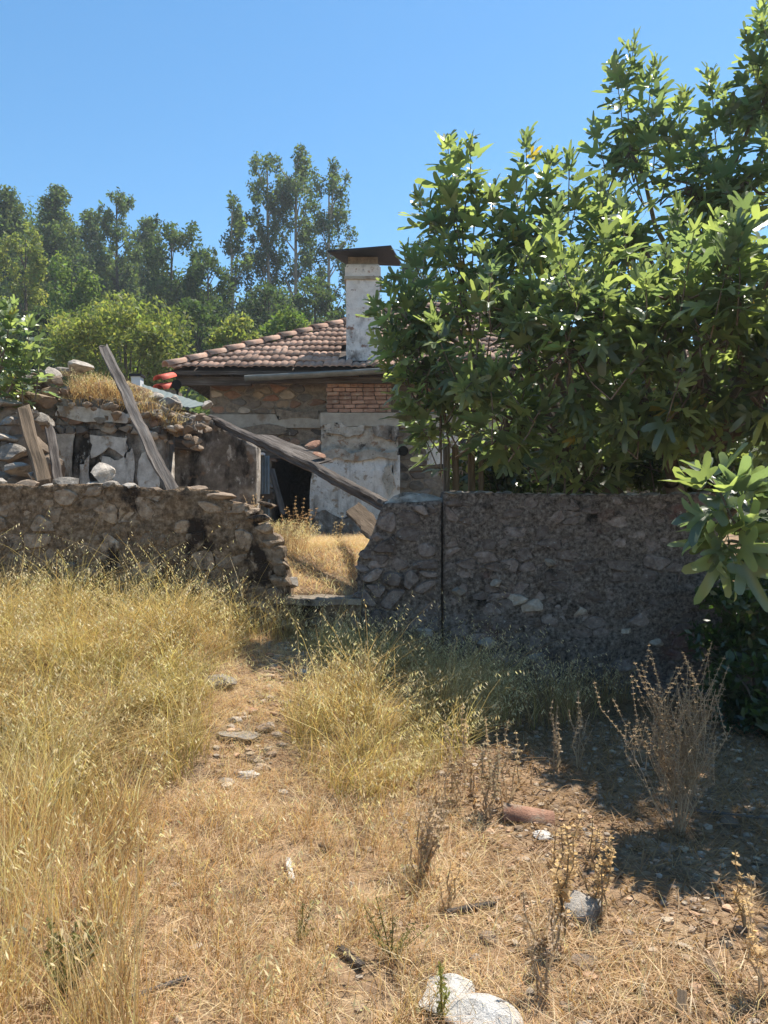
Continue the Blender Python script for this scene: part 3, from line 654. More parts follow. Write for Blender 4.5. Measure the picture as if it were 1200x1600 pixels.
# ------------------------------------------------------------------ loose timbers and sheets
def beam(name, p0, p1, w, h, m, seed, parent=None, roll=0., taper=1., bow=0.):
    p0, p1 = Vector(p0), Vector(p1); L = (p1 - p0).length; r = random.Random(seed); n = max(6, int(L / .12)); V = []; Fc = []
    prof = [(-1, -.7), (-.75, -1), (.2, -.95), (.8, -1), (1, -.6), (.95, .3), (1, .75), (.6, 1), (-.3, .9), (-.8, 1), (-1, .5), (-.93, -.1)]; S = len(prof)
    offs = [(r.uniform(-.08, .08), r.uniform(-.08, .08)) for _ in prof]
    for i in range(n + 1):
        t = i / n; k = 1 - (1 - taper) * t
        for s, (a, b) in enumerate(prof):
            xx = L * t + (r.uniform(-.09, .09) * min(1, L / 1.5) if i in (0, n) else 0)
            if i in (0, n) and s % 3 == seed % 3: xx += (.10 if i else -.10) * min(1, L / 1.5) * r.random()
            V.append((xx, (a + offs[s][0] + r.uniform(-.10, .10)) * w / 2 * k + min(1, L / 1.5) * (.022 * N3(xx * 1.6, seed, 1) + .010 * N3(xx * 5, seed, 7)), (b + offs[s][1] + r.uniform(-.10, .10)) * h / 2 * k + min(1, L / 1.5) * .02 * N3(xx * 1.4, seed, 4) + bow * math.sin(math.pi * t)))
    for i in range(n):
        for s in range(S): s2 = (s + 1) % S; Fc.append((i * S + s, (i + 1) * S + s, (i + 1) * S + s2, i * S + s2))
    Fc.append(tuple(range(S))); Fc.append(tuple(n * S + s for s in range(S))[::-1])
    mb = MB(); mb.add(V, Fc); me = mb.mesh(name, False)
    d = (p1 - p0).normalized(); side = Vector((0, 0, 1)).cross(d); side = side.normalized() if side.length > 1e-4 else Vector((1, 0, 0)); upv = d.cross(side)
    rot = Matrix((d, side, upv)).transposed().to_4x4() @ Matrix.Rotation(roll, 4, 'X')
    return link(name, me, m, parent, Matrix.Translation(p0) @ rot)
tag(beam('fallen_beam', P(328, 655, 10.9), P(606, 792, 7.35), .12, .105, M['dark_wood'], 1, bow=.03), 'long splintered dark roof beam sloping from the ruined wall to the gate pier', 'beam')
tag(beam('broken_board', P(408, 682, 10.05), P(500, 722, 9.0), .30, .03, M['dark_wood'], 2, roll=.25), 'broken grey board lying along the top of the long fallen beam', 'board')
tag(beam('fallen_beam', P(248, 640, 10.45), P(338, 660, 10.75), .13, .12, M['dark_wood'], 3), 'short rough beam end lying on the ruined wall head above the lintel', 'beam')
tag(beam('wooden_lintel', P(246, 690, 10.53), P(306, 696, 10.53), .14, .17, M['dark_wood'], 4), 'dark horizontal timber set in the corner of the ruined wall', 'beam')
tag(beam('leaning_plank', P(163, 545, 9.1), P(272, 778, 7.12), .115, .07, M['wood'], 5, roll=.5), 'long weathered grey plank leaning against the rubble heap', 'plank')
tag(beam('leaning_post', P(38, 645, 7.75), P(68, 755, 7.2), .13, .10, M['brown_wood'], 6, roll=.3), 'short split brown post leaning on the left boundary wall', 'post')
tag(beam('loose_plank', P(78, 672, 7.9), P(92, 752, 7.3), .09, .05, M['dark_wood'], 16, roll=.3), 'thin dark stick leaning beside the short split post', 'stick')
tag(beam('leaning_board', P(552, 795, 8.6), P(590, 832, 7.45), .20, .03, M['brown_wood'], 7, roll=.7), 'brown board leaning behind the gate pier under the beam end', 'board')
dr = thing('corrugated_door', P(405, 850, 11.6), 'grey corrugated metal door panel standing in the dark corner under the beam', 'door')
mb = MB(); V = []; Fc = []; n = 36; a, b = HX(389, 11.6), HX(421, 11.6)
for z in (1.1, HZ(712, 11.6)):
    for i in range(n + 1): V.append((a + (b - a) * i / n, 11.6 + .014 * math.sin(i * math.pi / 2.5), z))
W = n + 1; V += [(x, y + .006, z) for x, y, z in V]
for i in range(n): Fc += [(i, i + 1, W + i + 1, W + i), (2 * W + i, 3 * W + i, 3 * W + i + 1, 2 * W + i + 1), (W + i, W + i + 1, 3 * W + i + 1, 3 * W + i)]
mb.add(V, Fc); mb.build('panel', M['metal'], dr, True)
mb = MB(); mb.add(*box(a - .01, b + .08, 11.50, 11.57, HZ(775, 11.55) - .05, HZ(775, 11.55) + .03)); mb.build('rail', M['dark_wood'], dr)
mb = MB(); mb.add(*box(a - .01, a + .24, 11.49, 11.66, HZ(711, 11.55), HZ(711, 11.55) + .035)); mb.build('top_board', M['white'], dr)
tag(beam('door_prop', P(425, 735, 12.2), P(442, 800, 11.8), .09, .04, M['dark_wood'], 8), 'thin dark plank propped in the doorway beside the metal panel', 'plank')
gf = thing('wooden_frame', P(718, 780, 8.2), 'old wooden gate frame standing behind the pier beside the fig tree', 'gate frame')
for i, (x0, y0, x1, y1, w) in enumerate([(697, 690, 698, 800, .11), (711, 706, 712, 800, .06), (736, 700, 737, 800, .07), (752, 715, 752, 800, .05)]):
    beam('post', P(x0, y0, 8.2), P(x1, y1 + 60, 8.2), w, .07, M['brown_wood' if i else 'wood'], 30 + i, gf)
beam('rail', P(642, 733, 8.28), P(692, 730, 8.28), .05, .075, M['wood'], 34, gf); beam('rail', P(700, 770, 8.1), P(760, 772, 8.1), .05, .05, M['wood'], 36, gf)
beam('brace', P(712, 716, 8.12), P(738, 698, 8.12), .04, .04, M['brown_wood'], 35, gf)
o = rock('tile_shard', P(500, 711, 9.05), (.10, .08, .018), 181, M['terracotta'], None, (.5, .3, .2), sub=2); tag(o, 'orange terracotta tile shard resting on the broken board', 'tile shard')
o = rock('tile_shard', P(486, 696, 9.4), (.13, .07, .02), 182, M['terracotta'], None, (.9, -.4, .2), sub=2); tag(o, 'brown tile shard standing up behind the broken board', 'tile shard')

# ------------------------------------------------------------------ foliage helpers
def fig_leaf_template(fold, droop, seed):
    rr = random.Random(seed); C0 = np.array((.14, 0.)); V = [C0]; T = []
    angs = [math.radians(a + rr.uniform(-5, 5)) for a in (-96, -46, 0, 46, 96)]; Ls = [l * rr.uniform(.85, 1.12) for l in (.42, .72, .88, .72, .42)]
    pol = lambda a, q: C0 + q * np.array((math.cos(a), math.sin(a)))
    sin_ = [angs[0] - .55] + [(angs[i] + angs[i + 1]) / 2 for i in range(4)] + [angs[4] + .55]; rs = [.12, .25, .29, .29, .25, .12]
    for a, q in zip(sin_, rs): V.append(pol(a, q * rr.uniform(.9, 1.15)))
    for i, (a, L) in enumerate(zip(angs, Ls)):
        n = np.array((-math.sin(a), math.cos(a))); w = .098 * rr.uniform(.8, 1.25); b = len(V)
        V += [pol(a, L * .70) - n * w, pol(a, L * .70) + n * w, pol(a, L * .92) - n * w * .75, pol(a, L * .92) + n * w * .75, pol(a, L), pol(a, L * .5)]
        R_, L_ = 1 + i, 2 + i
        T += [(0, R_, b + 5), (0, b + 5, L_), (R_, b, b + 5), (b + 5, b + 1, L_), (b, b + 2, b + 5), (b + 5, b + 3, b + 1), (b + 5, b + 2, b + 3), (b + 2, b + 4, b + 3)]
    U = np.array(V); out = np.zeros((len(U), 3)); out[:, 0] = U[:, 0]; out[:, 1] = U[:, 1] * math.cos(fold); rad = np.linalg.norm(U - C0, axis=1)
    out[:, 2] = np.abs(U[:, 1]) * math.sin(fold) - droop * rad ** 2 + .05 * np.sin(9 * U[:, 1] + 5 * U[:, 0] + seed)
    mid = [i for i in range(len(V)) if i >= 7 and (i - 7) % 6 == 5]; out[mid, 2] -= .025
    pe = len(out); out = np.concatenate([out, [(-.30, .012, .01), (-.30, -.012, .01), (.14, -.014, .0), (.14, .014, .0)]])   # stalk
    T += [(pe, pe + 1, pe + 2), (pe, pe + 2, pe + 3)]
    return out, np.array(T, np.int32)
LT = [fig_leaf_template(f, d, i) for i, (f, d) in enumerate([(.35, .10), (.5, .2), (.2, .3), (.6, .15), (.3, .5), (.45, .05), (.15, .4), (.7, .3)])]
def leaf_color(r):
    t = r.random()
    if t < .006: return (.30, .23, .06)
    if t < .30: c = (.19, .232, .105)
    elif t < .75: c = (.135, .176, .09)
    else: c = (.095, .134, .08)
    k = r.uniform(.7, 1.25); return (c[0] * k, c[1] * k, c[2] * k)
def frame(d, up):
    d = d.normalized(); s = up.cross(d)
    s = s.normalized() if s.length > 1e-3 else Vector((1, 0, 0)); return d, s, d.cross(s)
def shoot(tip, direc, length, nleaf, size, r, leaves, stems, young=False):
    """a leafy shoot: leaves spiral down from the tip; collects (template, matrix, colour)"""
    direc = direc.normalized(); base = tip - direc * length
    bend = Vector((r.uniform(-1, 1), r.uniform(-1, 1), 0)) * .06 * length
    stems.append(([base, base.lerp(tip, .5) + bend, tip], [.009, .007, .004]))
    az = r.uniform(0, 6.28); _, a, b = frame(direc, Vector((.2, .1, 1)) if abs(direc.z) < .95 else Vector((1, 0, 0)))
    for i in range(nleaf):
        t = (i / nleaf) ** 1.1; p = tip.lerp(base, t * .95) + bend * (1 - abs(2 * t - 1)); az += 2.4 + r.uniform(-.3, .3)
        ang = math.radians(20 + 76 * t ** 1.15 + r.uniform(-22, 22))
        rad = a * math.cos(az) + b * math.sin(az); d = direc * math.cos(ang) + rad * math.sin(ang)
        d.z -= .28 * t; d.normalize()
        nrm = direc * math.sin(ang) - rad * math.cos(ang) + Vector((r.uniform(-.4, .4), r.uniform(-.4, .4), .45))
        s = size * (.62 + .55 * min(1, t * 2.2)) * r.uniform(.62, 1.3); d, sd_, n_ = frame(d, nrm)
        M4 = Matrix((d * s, sd_ * s, n_ * s)).transposed().to_4x4(); M4.translation = p + d * s * .32
        leaves.append((r.randrange(len(LT)), M4, leaf_color(r)))
def in_frame(p, pad=20):
    if p.y < .5: return False
    px, py = 600 + F * p.x / p.y, 800 - F * (p.z - CZ) / p.y; return -pad < px < 1200 + pad and -pad < py < 1600
LEAFM = {}
def leaf_mesh(t, col):
    key = (t, tuple(round(c * 40) for c in col))
    if key not in LEAFM:
        mb = MB(); mb.add(LT[t][0], LT[t][1], col); me = mb.mesh('leaf', True); me.materials.append(M['leaf']); LEAFM[key] = me
    return LEAFM[key]
def emit_leaves(root, leaves, single=300):
    order = sorted(range(len(leaves)), key=lambda i: (leaves[i][1].translation - Vector((0, 0, CZ))).length if in_frame(leaves[i][1].translation) else 1e9)
    own = set(i for i in order[:single] if in_frame(leaves[i][1].translation)); mb = MB()
    for i, (t, m4, c) in enumerate(leaves):
        if i in own: link('leaf', leaf_mesh(t, c), None, root, m4)
        else:
            v = LT[t][0] @ np.array(m4.to_3x3()).T + np.array(m4.translation); cc = np.tile(np.array(c), (len(v), 1)); mb.add(v, LT[t][1], cc)
    if mb.n: o = mb.build('foliage', M['leaf'], root, True); o['kind'] = 'stuff'
def emit_stems(root, stems, name, m, sides=4):
    mb = MB()
    for pts, rad in stems: mb.add(*tube(pts, rad, sides, False))
    if mb.n: return mb.build(name, m, root, True)
def curve(p, q, r, sag=.25, n=6):
    p, q = Vector(p), Vector(q); mid = Vector((p.x + (q.x - p.x) * .35, p.y + (q.y - p.y) * .35, p.z + (q.z - p.z) * .68)); L = (q - p).length
    j = [Vector((r.uniform(-1, 1), r.uniform(-1, 1), r.uniform(-1, 1))) * L * .035 for _ in range(n + 1)]; j[0] = j[-1] = Vector()
    return [(p * (1 - t) ** 2 + mid * 2 * t * (1 - t) + q * t * t) + j[i] for i, t in enumerate(k / n for k in range(n + 1))]

# ------------------------------------------------------------------ the fig tree
r = random.Random(101)
fig = thing('fig_tree', (3.3, 8.4, 1.0), 'large spreading fig tree with lobed leaves filling the right side behind the wall', 'fig tree')
blobs = [(660, 505, 7.3, .40, 1), (665, 580, 7.3, .40, 1), (690, 630, 7.4, .50, 1), (725, 440, 7.4, .42, 1), (745, 555, 6.9, .65, 1), (790, 650, 7.0, .6, 1), (800, 470, 6.9, .6, 1),
         (820, 365, 7.4, .34, 1), (890, 420, 6.9, .56, 1), (890, 545, 6.4, .75, 1), (960, 470, 6.4, .75, 1), (985, 355, 7.6, .5, 1), (985, 235, 8.2, .30, 1), (1085, 290, 7.8, .55, 1), (1060, 450, 6.0, .75, 1),
         (1160, 450, 5.9, .75, 1), (1160, 280, 7.6, .6, 1), (1190, 150, 7.8, .42, 1), (1230, 60, 7.8, .5, 1), (1100, 580, 6.3, .75, 1), (1000, 620, 6.7, .75, 1), (1190, 610, 6.1, .65, 1), (885, 690, 7.3, .6, 1),
         (1320, 300, 7.0, 1.1, .9), (1320, 550, 6.0, .95, .9), (1480, 480, 5.0, .95, .9), (1460, 330, 5.6, 1.0, .9), (1420, 100, 7.5, 1.0, .8), (1640, 420, 4.7, .9, .9), (1400, 250, 5.4, .75, .9), (1420, 420, 4.6, .7, .9), (1600, 250, 4.4, .9, .9), (1500, 60, 5.0, .9, .9), (1430, 140, 5.2, .8, 1.0), (1420, -60, 5.4, .9, 1.0), (1500, 150, 4.6, .8, 1.0), (1560, 300, 4.2, .8, 1.0),
         (850, 560, 8.8, 1.1, .75), (1000, 480, 8.8, 1.2, .75), (1150, 420, 8.8, 1.3, .75), (950, 690, 8.5, .9, .7), (1100, 690, 8.3, .9, .7), (760, 690, 8.8, .7, .7), (1200, 650, 7.8, .9, .7)]
leaves, stems, limbs = [], [], []
tb = Vector((3.25, 8.3, .75))
hubs = [Vector((2.9, 7.6, 1.9)), Vector((3.5, 8.0, 2.2)), Vector((2.2, 8.1, 2.0))]
for hb in hubs: limbs.append((curve(tb, hb, r), [.13, .12, .11, .105, .10, .095, .09]))
for (px, py, Y, rad, den) in blobs:
    c = P(px, py, Y); hb = min(hubs, key=lambda h: (h - c).length)
    n = int(15 * rad ** 2 * den) + 3; pts = curve(hb, c, r); limbs.append((pts, [.05, .043, .036, .03, .025, .02, .014]))
    for i in range(n):
        u = Vector((r.gauss(0, 1), r.gauss(0, 1), r.gauss(0, 1))); u.normalize(); u *= rad * r.uniform(.45, 1.0) ** .6
        d = u.normalized() * .55 + Vector((0, -.12, .85)) + Vector((r.uniform(-.3, .3), r.uniform(-.3, .3), 0))
        if u.z < -.3 * rad: d = u.normalized() * .9 + Vector((0, 0, .25))
        L = r.uniform(.4, .75); tip = c + u; shoot(tip, d, L, r.randint(11, 16), r.uniform(.16, .235), r, leaves, stems)
        base = tip - d.normalized() * L
        stems.append(([c.lerp(base, .05), c.lerp(base, .6) + Vector((0, 0, -.05)), base], [.013, .011, .009]))
for (px, py, Y, L, lean) in [(705, 300, 7.3, .8, -.2), (745, 300, 7.35, .8, .05), (675, 345, 7.3, .7, -.35), (780, 345, 7.3, .7, 0), (850, 300, 7.4, .7, 0), (800, 285, 7.45, .8, -.1), (905, 300, 7.3, .7, .1), (640, 400, 7.2, .6, -.5), (622, 440, 7.2, .6, -.6), (600, 510, 7.1, .5, -1.0), (590, 535, 7.1, .45, -1.2), (610, 575, 7.1, .5, -.8), (640, 640, 7.2, .5, -.7), (700, 380, 7.1, .7, -.2), (760, 390, 7.0, .7, .1), (830, 400, 6.9, .7, 0), (940, 290, 7.4, .8, -.1), (1045, 200, 7.9, .8, .1), (1100, 200, 7.8, .8, 0), (1000, 420, 6.2, .7, 0), (930, 430, 6.3, .7, 0), (1090, 420, 5.9, .7, 0), (1150, 400, 5.9, .7, .1), (880, 470, 6.3, .6, -.1), (735, 222, 7.4, .75, .1), (698, 225, 7.45, .8, -.1), (822, 222, 7.5, .7, 0), (862, 250, 7.5, .6, .1), (990, 72, 8.2, .95, 0), (960, 105, 8.2, .8, -.15), (1022, 105, 8.2, .8, .15), (930, 205, 8.0, .7, -.2),
                             (1190, 8, 7.8, .9, .05), (1112, 118, 7.9, .85, -.1), (1070, 150, 7.9, .8, .1), (890, 255, 7.4, .6, 0), (655, 312, 7.4, .6, -.5), (690, 300, 7.45, .6, -.2), (590, 480, 7.2, .5, -.9), (605, 445, 7.2, .5, -.6),
                             (1140, 165, 7.7, .8, 0), (1020, 180, 7.9, .7, 0), (1165, 60, 7.8, .8, -.2), (770, 300, 7.4, .6, 0), (1060, 330, 6.6, .7, 0), (970, 330, 6.7, .7, -.1), (1120, 345, 6.3, .7, .1), (870, 335, 6.9, .7, 0)]:
    tip = P(px, py, Y); d = Vector((lean, r.uniform(-.2, .1), 1)); shoot(tip, d, L, int(19 * L / .8) + 3, .205, r, leaves, stems)
    b = tip - d.normalized() * L; c = min((P(*q[:3]) for q in blobs), key=lambda c: (c - b).length); stems.append(([c, c.lerp(b, .6) + Vector((0, 0, .06)), b], [.014, .012, .009]))
c = P(1165, 850, 3.95); q = P(1420, 640, 5.0)
limbs.append((curve(tb, q, r), [.06, .052, .045, .04, .034, .028, .022])); limbs.append(([q, q.lerp(c, .5) + Vector((0, 0, -.05)), c], [.022, .017, .012]))
for (px, py, Y, dx, dy, dz, L, n) in [(1112, 748, 3.95, -.5, 0, 1, .22, 9), (1165, 765, 3.9, .1, -.2, .9, .22, 10), (1105, 815, 3.9, -.9, -.2, .2, .22, 9), (1135, 855, 3.8, -.3, -.6, -.1, .2, 9), (1190, 860, 3.9, .8, -.3, .0, .22, 9), (1205, 775, 4.0, .6, 0, .8, .24, 10)]:
    tip = P(px, py, Y); d = Vector((dx, dy, dz)); shoot(tip, d, L, n + 2, .20, r, leaves, stems); b = tip - d.normalized() * L; stems.append(([c, c.lerp(b, .5), b], [.011, .01, .008]))
emit_stems(fig, limbs, 'trunk', M['bark'], 7); emit_stems(fig, stems, 'twigs', M['bark'], 3)['kind'] = 'stuff'
emit_leaves(fig, leaves, 295)
r = random.Random(55)
# fig bush at the left edge
f3 = thing('fig_bush', P(-10, 640, 8.6), 'bright green fig bush at the left edge above the rubble pile', 'fig bush')
leaves, stems = [], []
for i in range(26):
    px, py, Y = r.uniform(-90, 52), r.uniform(500, 625), r.uniform(8.3, 9.1)
    if px > 20 and py < 540: py += 30
    tip = P(px, py, Y); d = Vector((r.uniform(-.5, .8), r.uniform(-.5, .2), 1)); shoot(tip, d, .4, 12, .17, r, leaves, stems)
    b = tip - d.normalized() * .4; stems.append((curve(P(-30, 700, 8.7), b, r, n=3), [.02, .016, .012, .009]))
for (px, py) in [(22, 482), (0, 478), (45, 508), (62, 560), (40, 575), (15, 500)]:
    tip = P(px, py, 8.4); d = Vector((r.uniform(-.1, .5), -.1, 1)); shoot(tip, d, .45, 13, .175, r, leaves, stems); stems.append((curve(P(-30, 700, 8.7), tip - d.normalized() * .45, r, n=3), [.02, .016, .012, .009]))
emit_stems(f3, stems, 'stem', M['bark'], 4); emit_leaves(f3, leaves, 250)

# ------------------------------------------------------------------ leafy crowns of small faces
def foliage(clumps, per, size, cols, seed, droop=0., shell=.55):
    """clumps: (centre, (rx, ry, rz)); leaf-sized faces spread through each clump"""
    g = np.random.default_rng(seed); Vs, Cs = [], []
    for c, rr_ in clumps:
        n = max(6, int(per * (rr_[0] * rr_[2]))); u = g.normal(size=(n, 3)); u /= np.linalg.norm(u, axis=1)[:, None]
        u *= (g.uniform(0, 1, n) ** shell)[:, None]; p = np.array(c) + u * np.array(rr_) 
        a = g.normal(size=(n, 3)) + np.array([0, 0, -droop]); a /= np.linalg.norm(a, axis=1)[:, None]
        b = np.cross(a, g.normal(size=(n, 3))); b /= np.linalg.norm(b, axis=1)[:, None] + 1e-9
        s = size * g.uniform(.6, 1.4, n)[:, None]
        Vs.append(np.stack([p - a * s, p + b * s * .42 + a * s * .1, p + a * s, p - b * s * .42 + a * s * .1], 1))
        base = np.array(cols[g.integers(len(cols))]); Cs.append(np.repeat(base[None] * g.uniform(.75, 1.25, (n, 1)) * (1 + g.normal(size=(n, 3)) * .06), 4, axis=0))
    V = np.concatenate(Vs).reshape(-1, 3); f = np.arange(len(V)).reshape(-1, 4); mb = MB(); mb.add(V, f, np.clip(np.concatenate(Cs), .004, 1)); return mb
OLIVE = [(.155, .18, .065), (.185, .205, .075), (.125, .15, .056)]
DARK = [(.05, .078, .034), (.064, .094, .04), (.042, .066, .032)]
BLUE = [(.074, .104, .052), (.09, .122, .058), (.06, .088, .047)]
LIGHT = [(.10, .15, .05), (.125, .17, .056), (.09, .13, .046)]
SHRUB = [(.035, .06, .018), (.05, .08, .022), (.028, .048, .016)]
def tree(name, label, px, ytop, ybase, hw, Y, style, cols, seed, group=None, per=None, bare=0., cat='tree'):
    r = random.Random(seed); top = P(px, ytop, Y); gx = top.x; gz = h1(gx, Y); rt = thing(name, (gx, Y, gz - .3), label, cat, group)
    W = hw / F * Y * (1.25 if style in ('pine', 'tall') else 1.0); zb_ = max(gz + .2, P(px, ybase, Y).z); H = top.z - zb_; cl = []; br = []
    lean = r.uniform(-.4, .4)
    tp = [Vector((gx - lean, Y, gz - .5)), Vector((gx - lean * .5, Y, gz + (top.z - gz) * .4)), Vector((gx, Y, gz + (top.z - gz) * .75)), Vector((gx, Y, top.z - .06 * H))]
    rb = .007 * (top.z - gz) + .05; br.append((tp, [rb, rb * .8, rb * .5, rb * .15]))
    if style == 'round':
        for i in range(70):
            u = Vector((r.gauss(0, 1), r.gauss(0, 1), r.gauss(0, 1))).normalized() * r.uniform(.55, 1) ** .5
            s = W * r.uniform(.20, .34); c = Vector((gx, Y, zb_ + H * .47)) + Vector((u.x * (W - s * .6), u.y * (W - s * .6), u.z * (H * .5 - s * .5))); cl.append((c, (s, s, s * .75)))
            if i % 4 == 0: br.append(([tp[1], tp[1].lerp(c, .6), c], [rb * .5, rb * .3, rb * .1]))
    elif style == 'tall':                 # feathery upright trees: clumps hung on a leading stem
        n = int(min(120, 17 * H / W))
        for i in range(n):
            t = (i + r.random()) / n; w = W * (math.sin(math.pi * min(1, (1 - t) * .9 + .12)) ** .7) * r.uniform(.35, 1)
            a = r.uniform(0, 6.28); s = W * r.uniform(.22, .4) * (.6 + .5 * (1 - t)); c = Vector((gx + math.cos(a) * w * .75, Y + math.sin(a) * w * .75, zb_ + H * (.04 + .92 * t)))
            cl.append((c, (s * .8, s * .8, s * 1.25)))
            if i % 3 == 0: br.append(([Vector((gx, Y, c.z - W * .5)), c], [rb * .3, rb * .08]))
    elif style == 'pine':
        n = int(min(140, 22 * H / W))
        for i in range(n):
            t = (i + r.random()) / n; w = W * (1.02 - t) ** .75 * r.uniform(.3, 1); a = r.uniform(0, 6.28); s = W * r.uniform(.16, .3)
            c = Vector((gx + math.cos(a) * w, Y + math.sin(a) * w, zb_ + H * t * .97)); cl.append((c, (s, s, s * .8)))
    elif style == 'gum':                  # tall eucalyptus: bare pale stems, separate airy clumps high up
        n = int(min(90, 7.2 * H * (1 - bare) / W)) + 6
        for i in range(n):
            t = bare + (1 - bare) * ((i + r.random()) / n); prof = math.sin(math.pi * (.12 + .80 * (t - bare) / (1 - bare))) ** .6
            a = r.uniform(0, 6.28); w = W * prof * r.uniform(.2, .85); s = W * r.uniform(.24, .44) * (.55 + .45 * prof)
            c = Vector((gx + math.cos(a) * w, Y + math.sin(a) * w, zb_ + H * t * .96)); cl.append((c, (s * .75, s * .75, s * 1.15)))
            if i % 2 == 0: br.append(([Vector((gx - lean * (1 - t) * .7, Y, c.z - W * r.uniform(.5, 1.2))), c], [rb * .32, rb * .1]))
    emit_stems(rt, br, 'trunk', M['far_bark' if style == 'gum' else 'dark_bark'], 6)
    size = .0020 * Y + .035
    fo = foliage(cl, per or 6.0 / size ** 2, size, cols, seed, .5 if style in ('gum', 'tall') else 0.); o = fo.build('crown', M['far_leaf'], rt); o['kind'] = 'stuff'
    return rt
FG = 'trees on the hillside behind the house'
tree('pine_tree', 'dark pine at the far left edge of the treeline', 12, 290, 560, 58, 50, 'pine', BLUE, 1, FG)
tree('pine_tree', 'tall dark pine with a forked tip, second tree from the left edge', 88, 286, 560, 56, 52, 'pine', BLUE, 2, FG)
tree('eucalyptus_tree', 'slender eucalyptus rising above the treeline left of the centre gap', 182, 292, 540, 40, 55, 'tall', BLUE, 3, FG)
tree('pine_tree', 'lower blue-green pine between the forked pine and the slender eucalyptus', 140, 330, 540, 48, 60, 'pine', BLUE, 4, FG)
tree('pine_tree', 'hazy pine top just right of the slender eucalyptus', 232, 338, 540, 46, 62, 'pine', BLUE, 5, FG)
tree('broadleaf_tree', 'broad dark tree with rounded top above the olive-green dome tree', 268, 338, 560, 62, 50, 'tall', DARK, 6, FG)
tree('broadleaf_tree', 'airy tall tree just left of the tall eucalyptus clump', 362, 305, 560, 50, 50, 'gum', BLUE, 7, FG, bare=.05)
tree('eucalyptus_tree', 'leftmost of the three tall eucalyptus trees, with narrow leaning crown', 418, 236, 560, 48, 52, 'gum', BLUE, 8, FG, bare=.38)
tree('eucalyptus_tree', 'tallest eucalyptus, middle one of the tall clump', 462, 224, 560, 56, 53, 'gum', BLUE, 9, FG, bare=.36)
tree('eucalyptus_tree', 'rightmost tall eucalyptus, above and left of the chimney', 514, 252, 560, 52, 51, 'gum', BLUE, 10, FG, bare=.32)
tree('broadleaf_tree', 'yellowish tree with hanging foliage at the far left below the pines', 40, 360, 580, 52, 40, 'tall', OLIVE, 11, FG)
tree('broadleaf_tree', 'light green bushy tree left of the olive-green dome tree', 112, 405, 580, 52, 38, 'tall', LIGHT, 12, FG)
tree('dome_tree', 'olive-green dome-shaped tree behind the ruined wall', 195, 450, 640, 120, 26, 'round', OLIVE, 13, FG)
tree('shrub', 'grey-green rounded shrub above the left end of the roof', 368, 484, 600, 48, 27, 'round', OLIVE, 14, FG, cat='shrub')
tree('shrub', 'bright green shrub behind the roof left of the chimney', 448, 474, 600, 50, 29, 'round', LIGHT, 15, FG, cat='shrub')
tree('broadleaf_tree', 'dark bushy tree between the broad dark tree and the airy tall tree', 325, 385, 580, 46, 44, 'tall', DARK, 16, FG)
tree('broadleaf_tree', 'dark low tree at the foot of the tall eucalyptus clump', 420, 432, 580, 48, 43, 'round', DARK, 17, FG)
tree('broadleaf_tree', 'dark tree right below the tallest eucalyptus', 492, 425, 580, 46, 45, 'round', DARK, 18, FG)
tree('broadleaf_tree', 'dark tree directly behind the chimney', 560, 430, 580, 50, 46, 'round', DARK, 19, FG)
tree('broadleaf_tree', 'distant tree top between the chimney and the fig tree', 662, 368, 580, 42, 40, 'tall', DARK, 20, FG)
tree('broadleaf_tree', 'dark tree behind the right of the fig tree', 800, 430, 600, 90, 40, 'round', DARK, 21, FG)
tree('broadleaf_tree', 'bushy dark tree behind the shoulder of the dome tree on its right', 300, 455, 600, 50, 34, 'round', DARK, 22, FG)
tree('broadleaf_tree', 'dark bushy tree filling the gap left of the dome tree', 75, 470, 600, 52, 33, 'round', DARK, 23, FG)
# low growth over the hillside: one mass nobody could count
r = random.Random(3); cl = []
for i in range(420):
    Y = r.uniform(30, 78); X = r.uniform(-.62, .3) * Y; s = r.uniform(1.2, 2.6); cl.append(((X, Y, h1(X, Y) + s * .5), (s, s, s * r.uniform(.8, 1.5))))
for i in range(420):
    Y = r.uniform(62, 88); X = r.uniform(-.62, .05) * Y; s = r.uniform(1.5, 3.0); H_ = 15 * (.8 + .2 * math.sin(X * .35 + 1.3 * math.sin(X * .13))) * (1.0 if X < -.22 * Y else .6 if X < -.05 * Y else .45)
    cl.append(((X, Y, h1(X, Y) + r.uniform(1, max(2, H_))), (s, s, s * r.uniform(.9, 1.6))))
o = foliage(cl, 90, .22, DARK + BLUE, 91).build('hillside_scrub', M['far_leaf']); tag(o, 'dark green scrub covering the hillside below the trees', 'scrub', kind='stuff')
